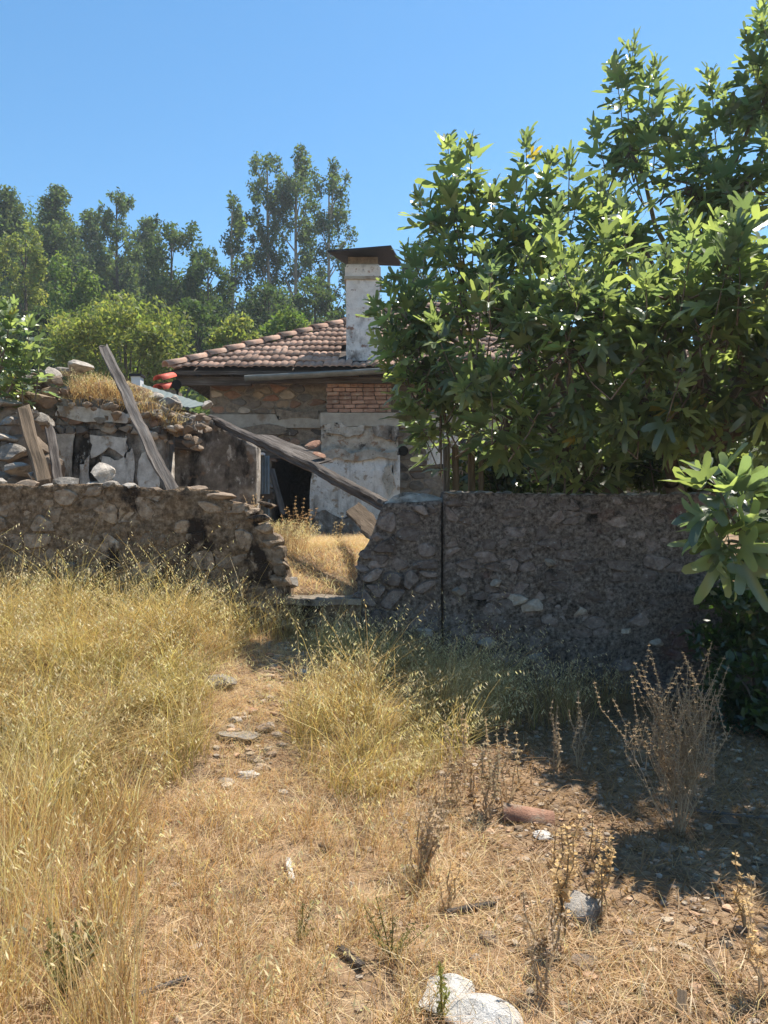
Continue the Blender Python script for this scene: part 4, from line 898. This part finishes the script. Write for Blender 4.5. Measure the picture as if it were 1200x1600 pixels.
# shrubs in the shade of the fig tree
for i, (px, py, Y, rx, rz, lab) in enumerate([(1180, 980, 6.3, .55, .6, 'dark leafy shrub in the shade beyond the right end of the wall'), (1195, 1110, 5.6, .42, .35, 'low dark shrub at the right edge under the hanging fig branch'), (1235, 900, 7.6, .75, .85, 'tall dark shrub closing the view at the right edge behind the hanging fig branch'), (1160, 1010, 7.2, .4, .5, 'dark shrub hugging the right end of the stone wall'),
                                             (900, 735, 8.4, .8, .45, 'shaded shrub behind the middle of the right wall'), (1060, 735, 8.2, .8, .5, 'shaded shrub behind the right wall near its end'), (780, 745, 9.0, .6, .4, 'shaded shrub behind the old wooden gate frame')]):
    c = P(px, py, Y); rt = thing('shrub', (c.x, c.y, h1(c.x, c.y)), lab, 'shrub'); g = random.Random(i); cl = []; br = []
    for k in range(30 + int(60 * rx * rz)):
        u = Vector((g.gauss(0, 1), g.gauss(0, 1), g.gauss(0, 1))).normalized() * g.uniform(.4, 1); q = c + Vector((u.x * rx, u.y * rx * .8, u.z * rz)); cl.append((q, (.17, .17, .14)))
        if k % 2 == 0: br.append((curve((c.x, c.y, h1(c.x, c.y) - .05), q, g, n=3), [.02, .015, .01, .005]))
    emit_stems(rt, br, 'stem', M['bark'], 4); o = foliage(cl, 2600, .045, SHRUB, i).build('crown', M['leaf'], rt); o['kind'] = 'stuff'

# ------------------------------------------------------------------ dry grass
def in_poly(px, py, poly):
    ins = np.zeros(len(px), bool); n = len(poly)
    for i in range(n):
        x1, y1 = poly[i]; x2, y2 = poly[(i + 1) % n]
        c = ((y1 > py) != (y2 > py)) & (px < (x2 - x1) * (py - y1) / (y2 - y1 + 1e-9) + x1); ins ^= c
    return ins
def field(poly, per_m2, seed, clump=0., yr=(1.7, 6.78)):
    """random ground points whose place in the view lies in poly"""
    g = np.random.default_rng(seed); n = int(per_m2 * (yr[1] - yr[0]) * 8); X = g.uniform(-4.6, 3.4, n); Y = g.uniform(*yr, n); Z = hgt(X, Y)
    px = 600 + F * X / Y; py = 800 - F * (Z - CZ) / Y; k = in_poly(px, py, poly)
    if clump:
        s = np.array([mnoise.noise((a * 4.2, b * 4.2, seed)) + .6 * mnoise.noise((a * 11, b * 11, seed)) for a, b in zip(X, Y)]) if n < 400000 else 0
        k &= (s + g.uniform(-clump, clump, n)) > -.12
    return X[k], Y[k], Z[k], g
def blades(F_, h, w, lean, tipc, basec, mb, segs=3, heads=0., wind=(.15, -.05), hv=.35, swirl=0.):
    X, Y, Z, g = F_; n = len(X)
    if not n: return
    hh = h * g.uniform(1 - hv, 1 + hv, n); az = g.uniform(0, 6.283, n); ln = lean * g.uniform(.2, 1.2, n) ** 1.0
    dx = np.cos(az) * ln + wind[0] * g.uniform(0, 1, n); dy = np.sin(az) * ln + wind[1] * g.uniform(0, 1, n)
    if swirl:                             # tussocks differ in height and lean together
        q = np.array([(mnoise.noise((a * 3.4, b * 2.6, 5.)), mnoise.noise((a * 2.1, b * 2.1, 9.)), mnoise.noise((a * 2.1, b * 2.1, 14.)), mnoise.noise((a * 7, b * 7, 3.))) for a, b in zip(X, Y)])
        hh *= np.clip(1 + 1.0 * q[:, 0] + .7 * q[:, 3], .35, 1.7); dx += swirl * 1.8 * q[:, 1] * g.uniform(.3, 1, n); dy += swirl * 1.8 * q[:, 2] * g.uniform(.3, 1, n)
    wa = g.uniform(0, 6.283, n); wx, wy = np.cos(wa), np.sin(wa); ww = w * g.uniform(.6, 1.4, n)
    base = np.stack([X, Y, Z - .01], -1); rows = []; k = np.array(basec)[g.integers(len(basec), size=n)]; t_ = np.array(tipc)[g.integers(len(tipc), size=n)]; b_ = g.uniform(.75, 1.25, (n, 1)); cols = []
    if swirl:
        pn = np.array([(mnoise.noise((a * 1.7, b * 1.7, 31.)), mnoise.noise((a * 5, b * 5, 37.))) for a, b in zip(X, Y)]); b_ = b_ * np.clip(1 + .55 * pn[:, 1:2] + .25 * pn[:, :1], .5, 1.4)
        gm = np.clip(pn[:, :1] * 1.6 - .05, 0, .75); t_ = t_ * (1 - gm) + np.array([[.30, .28, .10]]) * gm; rm = np.clip(-pn[:, :1] * 1.4 - .1, 0, .6); t_ = t_ * (1 - rm) + np.array([[.40, .25, .13]]) * rm
    for s in range(segs + 1):
        t = s / segs; c = base + np.stack([dx * t ** 1.8, dy * t ** 1.8, t * (1 - .35 * np.minimum(1, (dx * dx + dy * dy)) * t)], -1) * hh[:, None]
        half = (ww * (1 - t) ** .6 * .5 + .0004)[:, None] * np.stack([wx, wy, 0 * wx], -1); rows += [c - half, c + half]
        col = np.clip((k * (1 - t ** .8) + t_ * t ** .8) * b_, .01, .9); cols += [col, col]
    V = np.stack(rows, 1); m = 2 * (segs + 1); o = (np.arange(n) * m)[:, None]
    f = np.concatenate([o + np.array([2 * s, 2 * s + 1, 2 * s + 3, 2 * s + 2]) for s in range(segs)])
    mb.add(V.reshape(-1, 3), f, np.stack(cols, 1).reshape(-1, 3))
    if heads:                             # drooping oat-like seed heads
        q = np.where(g.uniform(size=n) < heads)[0]; top = V[q, -1]; below = V[q, -3]; d = top - below; d /= np.linalg.norm(d, axis=1)[:, None] + 1e-9
        ns = 9
        for s in range(ns):
            t = s / ns; p = top - d * (hh[q] * .34 * t)[:, None]; a = g.uniform(0, 6.283, len(q)); out = np.stack([np.cos(a), np.sin(a), -.35 - .5 * g.uniform(size=len(q))], -1) * (.012 + .03 * t * g.uniform(.5, 1, len(q)))[:, None]
            c = p + out + np.stack([dx[q], dy[q], 0 * dx[q]], -1) * .02; ax = out * .35 + np.array([0, 0, -.006]) + d * .004; ax /= np.linalg.norm(ax, axis=1)[:, None]; sd_ = np.cross(ax, g.normal(size=ax.shape)); sd_ /= np.linalg.norm(sd_, axis=1)[:, None]
            Ls = .013 * g.uniform(.7, 1.5, len(q))[:, None]
            VV = np.stack([c - ax * Ls, c + sd_ * .0036, c + ax * Ls, c - sd_ * .0036], 1).reshape(-1, 3)
            mb.add(VV, np.arange(len(VV)).reshape(-1, 4), np.repeat(np.array([(.56, .46, .28)]) * g.uniform(.8, 1.2, (len(q), 1)), 4, axis=0))
GOLD = [(.54, .41, .20), (.48, .35, .16), (.62, .50, .29), (.44, .31, .15), (.40, .33, .14)]
STRAW = [(.60, .46, .28), (.52, .36, .20), (.46, .29, .165), (.66, .54, .36), (.40, .25, .14), (.55, .41, .28)]
GREEN = [(.20, .20, .06), (.27, .24, .08), (.33, .25, .10), (.15, .16, .055), (.24, .17, .08)]
BROWN = [(.26, .16, .075), (.32, .21, .10), (.20, .13, .065)]
tall = MB()
A = [(-160, 850), (330, 905), (440, 935), (400, 1000), (330, 1060), (335, 1140), (320, 1210), (190, 1265), (-160, 1290)]
blades(field(A, 2000, 1, .18), .27, .0040, 1.0, GOLD, GREEN, tall, 3, .10, swirl=.9, hv=.5)
blades(field(A, 500, 21, .12), .36, .0050, 1.6, GOLD, GREEN, tall, 4, .0, swirl=.7)
blades(field(A, 230, 2, .12), .46, .0030, .7, GOLD, GREEN, tall, 4, .6, swirl=.6)
B = [(445, 985), (520, 945), (690, 985), (800, 1060), (790, 1130), (700, 1200), (620, 1250), (545, 1265), (470, 1205), (440, 1110), (500, 1060)]
blades(field(B, 2000, 3, .2), .25, .0040, .95, GOLD, GREEN, tall, 3, .12, wind=(.2, -.1), swirl=.6)
blades(field(B, 400, 22, .12), .34, .0045, 1.6, GOLD, GREEN, tall, 4, 0, wind=(.3, -.1), swirl=.6)
blades(field(B, 200, 4, .12), .44, .0030, .8, GOLD, GREEN, tall, 4, .7, wind=(.3, -.1), swirl=.6)
Cc = [(-160, 1285), (180, 1265), (250, 1320), (215, 1420), (190, 1520), (230, 1660), (-160, 1700)]
blades(field(Cc, 2800, 5, .2), .35, .0028, .45, GOLD + STRAW, BROWN + GOLD, tall, 3, .05, swirl=.35)
blades(field(Cc, 260, 6, .2), .47, .0024, .35, GOLD + STRAW, BROWN, tall, 4, .18, swirl=.3)
D = [(560, 950), (700, 985), (830, 1060), (1000, 1090), (900, 1140), (700, 1150), (600, 1050)]
blades(field(D, 900, 7, .25), .34, .0038, .8, BROWN + GOLD, BROWN + GREEN, tall, 3, .2)
gs = [(380, 925), (560, 930), (600, 1000), (400, 1010)]
blades(field(gs, 1500, 17, .2), .36, .0038, .6, GOLD, GREEN, tall, 3, .3)
tag(tall.build('tall_grass', M['grass']), 'tall golden wild grass gone to seed in front of the walls', 'grass', kind='stuff')
short = MB()
ALL = [(-200, 870), (440, 935), (560, 940), (700, 1060), (1250, 1180), (1250, 1800), (-200, 1800)]
SUNNY = [(-200, 870), (440, 935), (560, 940), (640, 1080), (700, 1250), (900, 1400), (1250, 1560), (1250, 1800), (-200, 1800)]
blades(field(SUNNY, 3000, 8, .16), .085, .0028, 1.4, STRAW, STRAW, short, 2, hv=.7)
blades(field(SUNNY, 4400, 9, .22), .055, .0030, 2.6, STRAW, STRAW, short, 1, hv=.8)
blades(field([(160, 1260), (640, 1270), (700, 1420), (640, 1800), (160, 1800)], 1500, 10, .12), .15, .0026, .7, STRAW + GOLD, BROWN, short, 2, .05)
blades(field(ALL, 700, 11, .2), .06, .003, 2.5, STRAW + BROWN, BROWN, short, 1, hv=.8)
tag(short.build('dry_thatch', M['grass']), 'short straw-coloured dead grass matting the ground', 'grass', kind='stuff')
yard = MB()
blades(field([(380, 800), (600, 800), (600, 935), (380, 935)], 3200, 12, .3, (6.95, 11.5)), .11, .0045, 2.0, STRAW, STRAW, yard, 2, hv=.7)
blades(field([(380, 800), (480, 800), (480, 870), (380, 870)], 600, 13, .2, (7.0, 11)), .28, .0040, .6, STRAW + BROWN, BROWN, yard, 3, .5)
tag(yard.build('yard_grass', M['grass']), 'flattened pale straw covering the slope inside the gap', 'grass', kind='stuff')
tuft = MB(); g = np.random.default_rng(14); n = 2600
pxs = g.uniform(108, 285, n); prof = np.interp(pxs, [105, 130, 160, 200, 235, 285], [590, 585, 592, 600, 628, 660]); Yt = g.uniform(9.1, 9.55, n); pys = prof + g.uniform(10, 52, n) * np.interp(pxs, [105, 200, 285], [1, .9, .4])
blades(((pxs - 600) / F * Yt, Yt, CZ + (800 - pys) / F * Yt, g), .17, .005, .9, STRAW + GOLD, BROWN, tuft, 2, .1)
tag(tuft.build('dry_grass_tuft', M['grass']), 'dry orange grass growing on the head of the ruined wall', 'grass', kind='stuff')
# soil and rubble mound under that tuft
mb = MB(); V, T = rock_v(301, 3, 4, .2); mb.add(V * np.array([.62, .35, .26]) + np.array(P(168, 628, 9.45)), T); o = mb.build('soil_heap', M['ground'], ru, True)

# ------------------------------------------------------------------ gravel and litter
r = random.Random(8); g = np.random.default_rng(8); gv = MB(); T1 = [rock_v(400 + i, 1, 6, .1) for i in range(8)]
def scatter_gravel(poly, n, lo, hi, cols):
    X, Y, Z, _ = field(poly, n, int(lo * 1e5) + n)
    for x, y, z in zip(X, Y, Z):
        V, T = T1[r.randrange(8)]; s = lo + (hi - lo) * r.random() ** 2.5; a = r.uniform(0, 6.28); ca, sa = math.cos(a), math.sin(a)
        W_ = V * np.array([s * r.uniform(.8, 1.4), s, s * .6]); W_ = np.stack([W_[:, 0] * ca - W_[:, 1] * sa, W_[:, 0] * sa + W_[:, 1] * ca, W_[:, 2]], -1) + np.array([x, y, z + s * .2])
        c = np.array(cols[r.randrange(len(cols))]) * r.uniform(.75, 1.25); gv.add(W_, T, c)
GC = [(.28, .205, .145), (.36, .29, .21), (.19, .135, .09), (.40, .26, .17), (.32, .265, .21)]
scatter_gravel([(640, 1220), (800, 1120), (1250, 1130), (1250, 1760), (900, 1700), (800, 1500), (700, 1330)], 420, .005, .028, GC)
scatter_gravel([(380, 1000), (560, 990), (500, 1080), (430, 1200), (330, 1240), (330, 1180), (400, 1080)], 330, .006, .045, GC)
scatter_gravel([(100, 1290), (900, 1290), (900, 1800), (100, 1800)], 50, .005, .024, GC)
tag(gv.build('gravel', M['gravel']), 'small brown pebbles and rubble crumbs scattered over the ground', 'gravel', kind='stuff')
lit = MB()
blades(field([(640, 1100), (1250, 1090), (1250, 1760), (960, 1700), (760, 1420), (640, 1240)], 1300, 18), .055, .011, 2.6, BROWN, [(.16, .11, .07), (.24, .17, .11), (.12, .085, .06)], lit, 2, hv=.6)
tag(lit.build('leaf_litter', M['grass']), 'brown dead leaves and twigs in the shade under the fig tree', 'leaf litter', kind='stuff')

# ------------------------------------------------------------------ loose stones, shards and sticks on the ground
def gstone(name, px, py, wpx, hz, m, label, cat, seed, deep=.8, rot=None, sub=3):
    p = G(px, py); w = wpx / F * p.y / 2; z = w * hz
    o = rock(name, (p.x, p.y, p.z + z * .25), (w, w * deep, z), seed, m, None, rot or (random.Random(seed).uniform(-.12, .12), random.Random(seed + 1).uniform(-.12, .12), random.Random(seed + 2).uniform(-.6, .6)), sub); return tag(o, label, cat)
gstone('flat_stone', 375, 1152, 84, .22, M['rock'], 'flat pale stone slab lying across the middle of the path', 'stone', 201)
gstone('tile_shard', 388, 1112, 34, .3, M['terracotta'], 'orange tile shard on the path just above the flat slab', 'tile shard', 202, sub=2)
gstone('flat_stone', 394, 1186, 34, .25, M['rock_brown'], 'tan flat stone on the path just below the flat slab', 'stone', 203)
gstone('stone', 412, 1203, 34, .5, M['rock_brown'], 'small dark stone beside the white stone low on the path', 'stone', 204)
gstone('stone', 386, 1212, 46, .35, M['white_rock'], 'white elongated stone at the lower end of the path', 'stone', 205)
gstone('stone', 352, 1224, 30, .5, M['rock'], 'small grey stone left of the white elongated stone', 'stone', 206)
gstone('boulder', 345, 1070, 56, .6, M['rock'], 'pale rounded boulder half hidden in grass left of the path', 'boulder', 207)
gstone('stone', 525, 1034, 34, .8, M['rock'], 'upright grey stone in the grass at the top right of the path', 'stone', 208)
gstone('flat_stone', 470, 1052, 28, .35, M['white_rock'], 'small white stone near the top of the path', 'stone', 209)
gstone('stone', 570, 1076, 30, .7, M['rock'], 'grey stone half hidden in the right grass clump', 'stone', 210)
gstone('tile_shard', 420, 1025, 26, .3, M['terracotta'], 'small terracotta shard in front of the threshold step', 'tile shard', 211, sub=2)
gstone('boulder', 695, 1562, 104, .5, M['white_rock'], 'white boulder at the bottom edge, the upper of two', 'boulder', 212)
gstone('boulder', 752, 1594, 135, .34, M['white_rock'], 'flat white boulder at the bottom edge, the lower of two', 'boulder', 213)
gstone('boulder', 900, 1425, 92, .62, M['rock'], 'lumpy grey lichen-covered rock at the edge of the shade', 'boulder', 214)
gstone('stone', 915, 1508, 60, .45, M['rock_brown'], 'dark squarish stone below the lumpy grey rock', 'stone', 215)
gstone('stone', 640, 1362, 34, .6, M['rock'], 'pale grey stone left of the dead grey weed clump', 'stone', 216)
gstone('stone', 762, 1470, 38, .5, M['rock_brown'], 'brown stone in the straw left of the dark squarish stone', 'stone', 217)
gstone('stone', 850, 1308, 40, .4, M['white_rock'], 'white stone just below the broken terracotta tile', 'stone', 218)
gstone('stone', 740, 1500, 26, .5, M['rock'], 'small grey stone above the white boulders', 'stone', 219)
gstone('stone', 1040, 1330, 44, .4, M['rock_brown'], 'brown stone at the foot of the big dry shrub', 'stone', 220)
gstone('stone', 1140, 1290, 50, .5, M['rock_brown'], 'shaded brown stone right of the big dry shrub', 'stone', 221)
gstone('stone', 550, 1386, 16, .6, M['rock'], 'tiny grey pebble in the straw right of the pale wood chip', 'stone', 222)
for i, (px, py, w, m_, lab) in enumerate([(365, 1128, 30, 'rock', 'grey stone touching the upper left of the flat path slab'), (412, 1140, 36, 'rock_brown', 'brown stone at the right end of the flat path slab'), (445, 1010, 30, 'rock_brown', 'brown stone under the threshold step at the head of the path'),
                                       (420, 1082, 26, 'terracotta', 'reddish stone in the middle of the upper path'), (480, 1022, 24, 'rock', 'small pale stone right of the path head'), (400, 1160, 22, 'rock_brown', 'small brown stone just under the flat slab'), (440, 1240, 20, 'rock', 'little grey stone below the right grass clump edge'),
                                       (575, 1330, 22, 'rock_brown', 'little brown stone under the drooping right grass'), (985, 1500, 26, 'rock_brown', 'small brown stone right of the dark squarish stone'), (1010, 1545, 30, 'rock', 'grey stone in the gravel at the lower right'), (1090, 1420, 26, 'rock_brown', 'brown stone in the gravel left of the large-whorled weed')]):
    gstone('stone', px, py, w, .45, M[m_], lab, 'stone', 240 + i)
p = G(826, 1282); bt = thing('roof_tile', p, 'broken barrel-shaped terracotta tile lying in the shade', 'roof tile')
cap_tile(p + Vector((-.125, .03, .0)), p + Vector((.13, -.01, .0)), .062, 'barrel', bt, M['terracotta'])
def gstick(px0, py0, px1, py1, w, h, m, label, seed, lift=.02, lift2=.02, name='stick', cat='stick'):
    a, b = G(px0, py0), G(px1, py1); a.z += lift; b.z += lift2; tag(beam(name, a, b, w, h, m, seed), label, cat)
gstick(-40, 1262, 125, 1236, .055, .03, M['wood'], 'long grey board lying in the grass at the left edge', 41, .05, .07, 'board', 'board')
gstick(700, 1434, 770, 1420, .02, .018, M['dark_wood'], 'dark stick lying in the straw above the brown stone', 42)
gstick(530, 1490, 566, 1520, .025, .02, M['dark_wood'], 'short dark stick in the straw at the bottom centre', 43)
gstick(450, 1352, 457, 1384, .024, .016, M['white_rock'], 'pale peeling wood chip standing in the straw left of centre', 44, name='wood_chip', cat='wood chip')
gstick(1108, 1512, 1126, 1552, .028, .022, M['brown_wood'], 'short brown wood stub at the lower right', 45)
gstick(1064, 1600, 1066, 1578, .028, .024, M['brown_wood'], 'upright brown stake stub at the bottom edge', 46, 0, .05, 'stake', 'stake')
gstick(205, 1570, 292, 1540, .016, .014, M['wood'], 'thin grey stick in the grass at the bottom left', 47)
gstick(500, 1328, 520, 1334, .02, .015, M['brown_wood'], 'small brown wood chip under the right grass clump', 48)
gstick(1085, 1272, 1200, 1286, .014, .012, M['wood'], 'pale twig lying in the shade at the right edge', 49)

# ------------------------------------------------------------------ dead weeds
def ribbon(path, rad, *_):
    V = []; Fc = []; n = len(path)
    for ax in (Vector((1, .15, 0)), Vector((.15, 1, 0))):
        b = len(V)
        for p_, w in zip(path, rad): V += [p_ - ax * w, p_ + ax * w]
        Fc += [(b + 2 * i, b + 2 * i + 1, b + 2 * i + 3, b + 2 * i + 2) for i in range(n - 1)]
    return [tuple(v) for v in V], Fc
OCT = (np.array([(1, 0, 0), (-1, 0, 0), (0, 1, 0), (0, -1, 0), (0, 0, 1), (0, 0, -1)], float), np.array([(0, 2, 4), (2, 1, 4), (1, 3, 4), (3, 0, 4), (2, 0, 5), (1, 2, 5), (3, 1, 5), (0, 3, 5)], np.int32))
def weed(px, py, top_py, nst, spread, label, seed, whorl=.014, gapw=.035, col=(.34, .25, .14), scol=(.30, .24, .17), name='dead_weed', side=0., from_t=.35, p=None, cat='weed', group='dead weeds', fuzz=0):
    r = random.Random(seed); p = p or G(px, py); H = (py - top_py) / F * p.y; rt = thing(name, p, label, cat, group)
    st, hd = MB(), MB()
    def head(path, t0):
        L = (path[-1] - path[0]).length; n = max(2, int(L * (1 - t0) / gapw))
        for k in range(n):
            t = t0 + (1 - t0) * (k + .5) / n; i = min(len(path) - 2, int(t * (len(path) - 1))); q = path[i].lerp(path[i + 1], t * (len(path) - 1) - i)
            s = whorl * (1.1 - .55 * t) * r.uniform(.7, 1.25)
            for m in range(7):
                a = m * .9 + r.uniform(-.3, .3); o_ = Vector((math.cos(a), math.sin(a), r.uniform(-.2, .7))).normalized(); w_ = o_.cross(Vector((r.uniform(-1, 1), r.uniform(-1, 1), 1))).normalized()
                L_ = s * 1.5; hd.add([q, q + o_ * L_ * .6 + w_ * s * .5, q + o_ * L_, q + o_ * L_ * .6 - w_ * s * .5], [(0, 1, 2, 3)], np.array(col) * r.uniform(.7, 1.3))
    for i in range(nst):
        a = r.uniform(0, 6.28); l = spread * r.uniform(.1, 1) * (1.0 if name == 'dry_shrub' else 1.7); h = H * r.uniform(.62, 1.0) if i else H
        tip = p + Vector((math.cos(a) * l * H, math.sin(a) * l * H * .8, h)); b = p + Vector((math.cos(a), math.sin(a), 0)) * (.05 if name == 'dry_shrub' else .02) * r.random()
        path = [b + (tip - b) * t + Vector((r.uniform(-1, 1), r.uniform(-1, 1), 0)) * .30 * H * t * (1 - t) for t in (0, .2, .4, .6, .8, 1)]
        c = np.array(scol) * r.uniform(.75, 1.25); v, f = ribbon(path, [w_ * (.62 if name == 'dry_shrub' else 1) for w_ in (.0042, .004, .0036, .0031, .0026, .002)], 4, False); st.add(v, f, c); head(path, from_t + r.uniform(-.1, .1))
        for k in range(int(side)):
            t = r.uniform(.2, .75); q = b.lerp(tip, t); a2 = r.uniform(0, 6.28); e_ = q + Vector((math.cos(a2) * .5, math.sin(a2) * .5, 1)) * H * r.uniform(.12, .3)
            pt = [q, q.lerp(e_, .5) + Vector((0, 0, -.01)), e_]; v, f = ribbon(pt, [.002, .0017, .0012], 3, False); st.add(v, f, c); head(pt, .3)
        for k in range(fuzz):
            t = r.uniform(.05, .8); q = b.lerp(tip, t); a2 = r.uniform(0, 6.28); e_ = q + Vector((math.cos(a2), math.sin(a2), r.uniform(-.5, .3))) * r.uniform(.012, .035)
            v, f = ribbon([q, e_], [.0035, .001], 3, False); st.add(v, f, c * .9)
    st.build('stem', M['weed'], rt); o = hd.build('seed_heads', M['weed'], rt); o['kind'] = 'stuff'; return rt
WC, GR = (.58, .44, .25), (.44, .36, .27)
weed(1062, 1305, 1015, 30, .50, 'big dry branching shrub with seed whorls in front of the dark wall', 1, 0.0115, .028, (.36, .28, .19), (.40, .345, .275), 'dry_shrub', 5, .42, cat='dry shrub', fuzz=10)
weed(868, 1480, 1265, 5, .12, 'sunlit dead weed with beady seed whorls at the edge of the shade', 2, 0.0216, .032, WC, fuzz=6)
weed(935, 1440, 1295, 6, .45, 'branched golden dead weed right of the beady one', 3, 0.0149, .03, WC, side=2)
weed(655, 1372, 1215, 12, .28, 'dense grey dead weed clump below the right grass clump', 4, 0.0121, .035, GR, GR, side=2, fuzz=16)
weed(718, 1262, 1125, 5, .18, 'pale dead weed with drooping seed head at the end of the grass clump', 5, 0.0149, .03, (.36, .29, .18), GR, fuzz=10)
weed(765, 1285, 1140, 6, .14, 'tall pale woolly dead weed left of the broken tile', 6, 0.0149, .028, (.34, .29, .20), GR, fuzz=16)
weed(738, 1245, 1105, 5, .16, 'pale seed-head stalks rising from the right end of the grass clump', 16, .0149, .03, (.46, .36, .22), GR, fuzz=10)
weed(790, 1262, 1120, 4, .16, 'slender dead stalks between the woolly weed and the shade', 17, .0135, .03, (.42, .34, .22), GR, fuzz=8)
weed(690, 1300, 1190, 6, .3, 'brown dead weed under the right edge of the grass clump', 18, .0122, .032, (.40, .30, .18), GR, side=1, fuzz=8)
weed(868, 1205, 1095, 5, .16, 'shaded grey dead weed behind the broken tile', 7, 0.0121, .03, GR, GR, fuzz=12)
weed(905, 1200, 1085, 5, .2, 'shaded grey dead weed just left of the big dry shrub', 8, 0.0121, .03, GR, GR, side=1, fuzz=10)
weed(1165, 1455, 1330, 3, .16, 'dead weed with large round seed whorls at the right edge', 9, 0.0230, .034, WC, from_t=.2)
weed(1190, 1560, 1400, 4, .25, 'dead weed at the right edge below the large-whorled one', 10, 0.0162, .035, WC, GR, side=1)
weed(850, 1560, 1400, 5, .2, 'thin grey dead weed in front of the lumpy grey rock', 11, 0.0108, .035, GR, GR, fuzz=12)
weed(700, 1420, 1345, 5, .3, 'small dry weed above the dark stick', 12, 0.0108, .03, WC, GR, side=1)
pq = Vector((HX(462, 9.6), 9.6, h1(HX(462, 9.6), 9.6))); weed(0, 845, 765, 9, .28, 'brown dead weed inside the gap in front of the dark doorway', 13, 0.0216, .05, (.34, .24, .14), (.36, .27, .17), p=pq, side=2, from_t=.2)
pq = Vector((HX(525, 9.3), 9.3, h1(HX(525, 9.3), 9.3))); weed(0, 845, 795, 6, .2, 'small pale weed inside the gap in front of the hearth wall', 14, 0.0189, .04, (.42, .36, .24), (.40, .34, .22), p=pq, from_t=.2)
pq = Vector((HX(398, 7.6), 7.6, 1.55)); weed(0, 790, 752, 6, .35, 'little dry weed growing on the broken end of the left wall', 15, 0.0135, .03, (.34, .26, .17), GR, p=pq)
def green_weed(px, py, top_py, n, spread, label, seed, cols, size):
    r = random.Random(seed); p = G(px, py); H = (py - top_py) / F * p.y; rt = thing('green_weed', p, label, 'weed'); st = MB(); cl = []
    for i in range(n):
        a = r.uniform(0, 6.28); tip = p + Vector((math.cos(a) * spread * H * r.random(), math.sin(a) * spread * H * r.random(), H * r.uniform(.6, 1))); v, f = ribbon([p, p.lerp(tip, .5), tip], [.003, .0025, .001], 3, False); st.add(v, f, cols[0])
        for k in range(9): cl.append((p.lerp(tip, .15 + .85 * k / 9), (.018, .018, .018)))
    st.build('stem', M['weed'], rt); o = foliage(cl, 16000, size, cols, seed).build('leaves', M['grass'], rt); o['kind'] = 'stuff'
GW = [(.17, .16, .065), (.20, .17, .08), (.13, .13, .055)]
green_weed(105, 1560, 1420, 12, .5, 'dark green leafy weed in the tall grass at the bottom left', 1, GW, .012)
green_weed(612, 1500, 1410, 7, .8, 'thin green sprout in the straw at the bottom centre', 2, GW, .007)
green_weed(690, 1600, 1500, 4, .3, 'small yellow-green sprout beside the white boulders', 3, [(.22, .22, .06), (.18, .19, .06)], .008)
green_weed(470, 1470, 1410, 5, .9, 'faint green sprout in the straw left of centre', 4, GW, .006)

# ------------------------------------------------------------------ air over the hillside
mb = MB(); mb.add(*box(-700, 700, -70, 1700, -3, 37)); hz = mb.build('haze', None); hz['kind'] = 'stuff'
m, nt = nodes('haze_air'); v = nd(nt, 'ShaderNodeVolumePrincipled'); v.inputs['Color'].default_value = (.86, .93, 1, 1); v.inputs['Density'].default_value = .0009; v.inputs['Anisotropy'].default_value = .3
o = nd(nt, 'ShaderNodeOutputMaterial'); nt.links.new(v.outputs[0], o.inputs['Volume']); hz.data.materials.append(m)
tag(hz, 'thin pale summer haze over the whole place', 'haze')
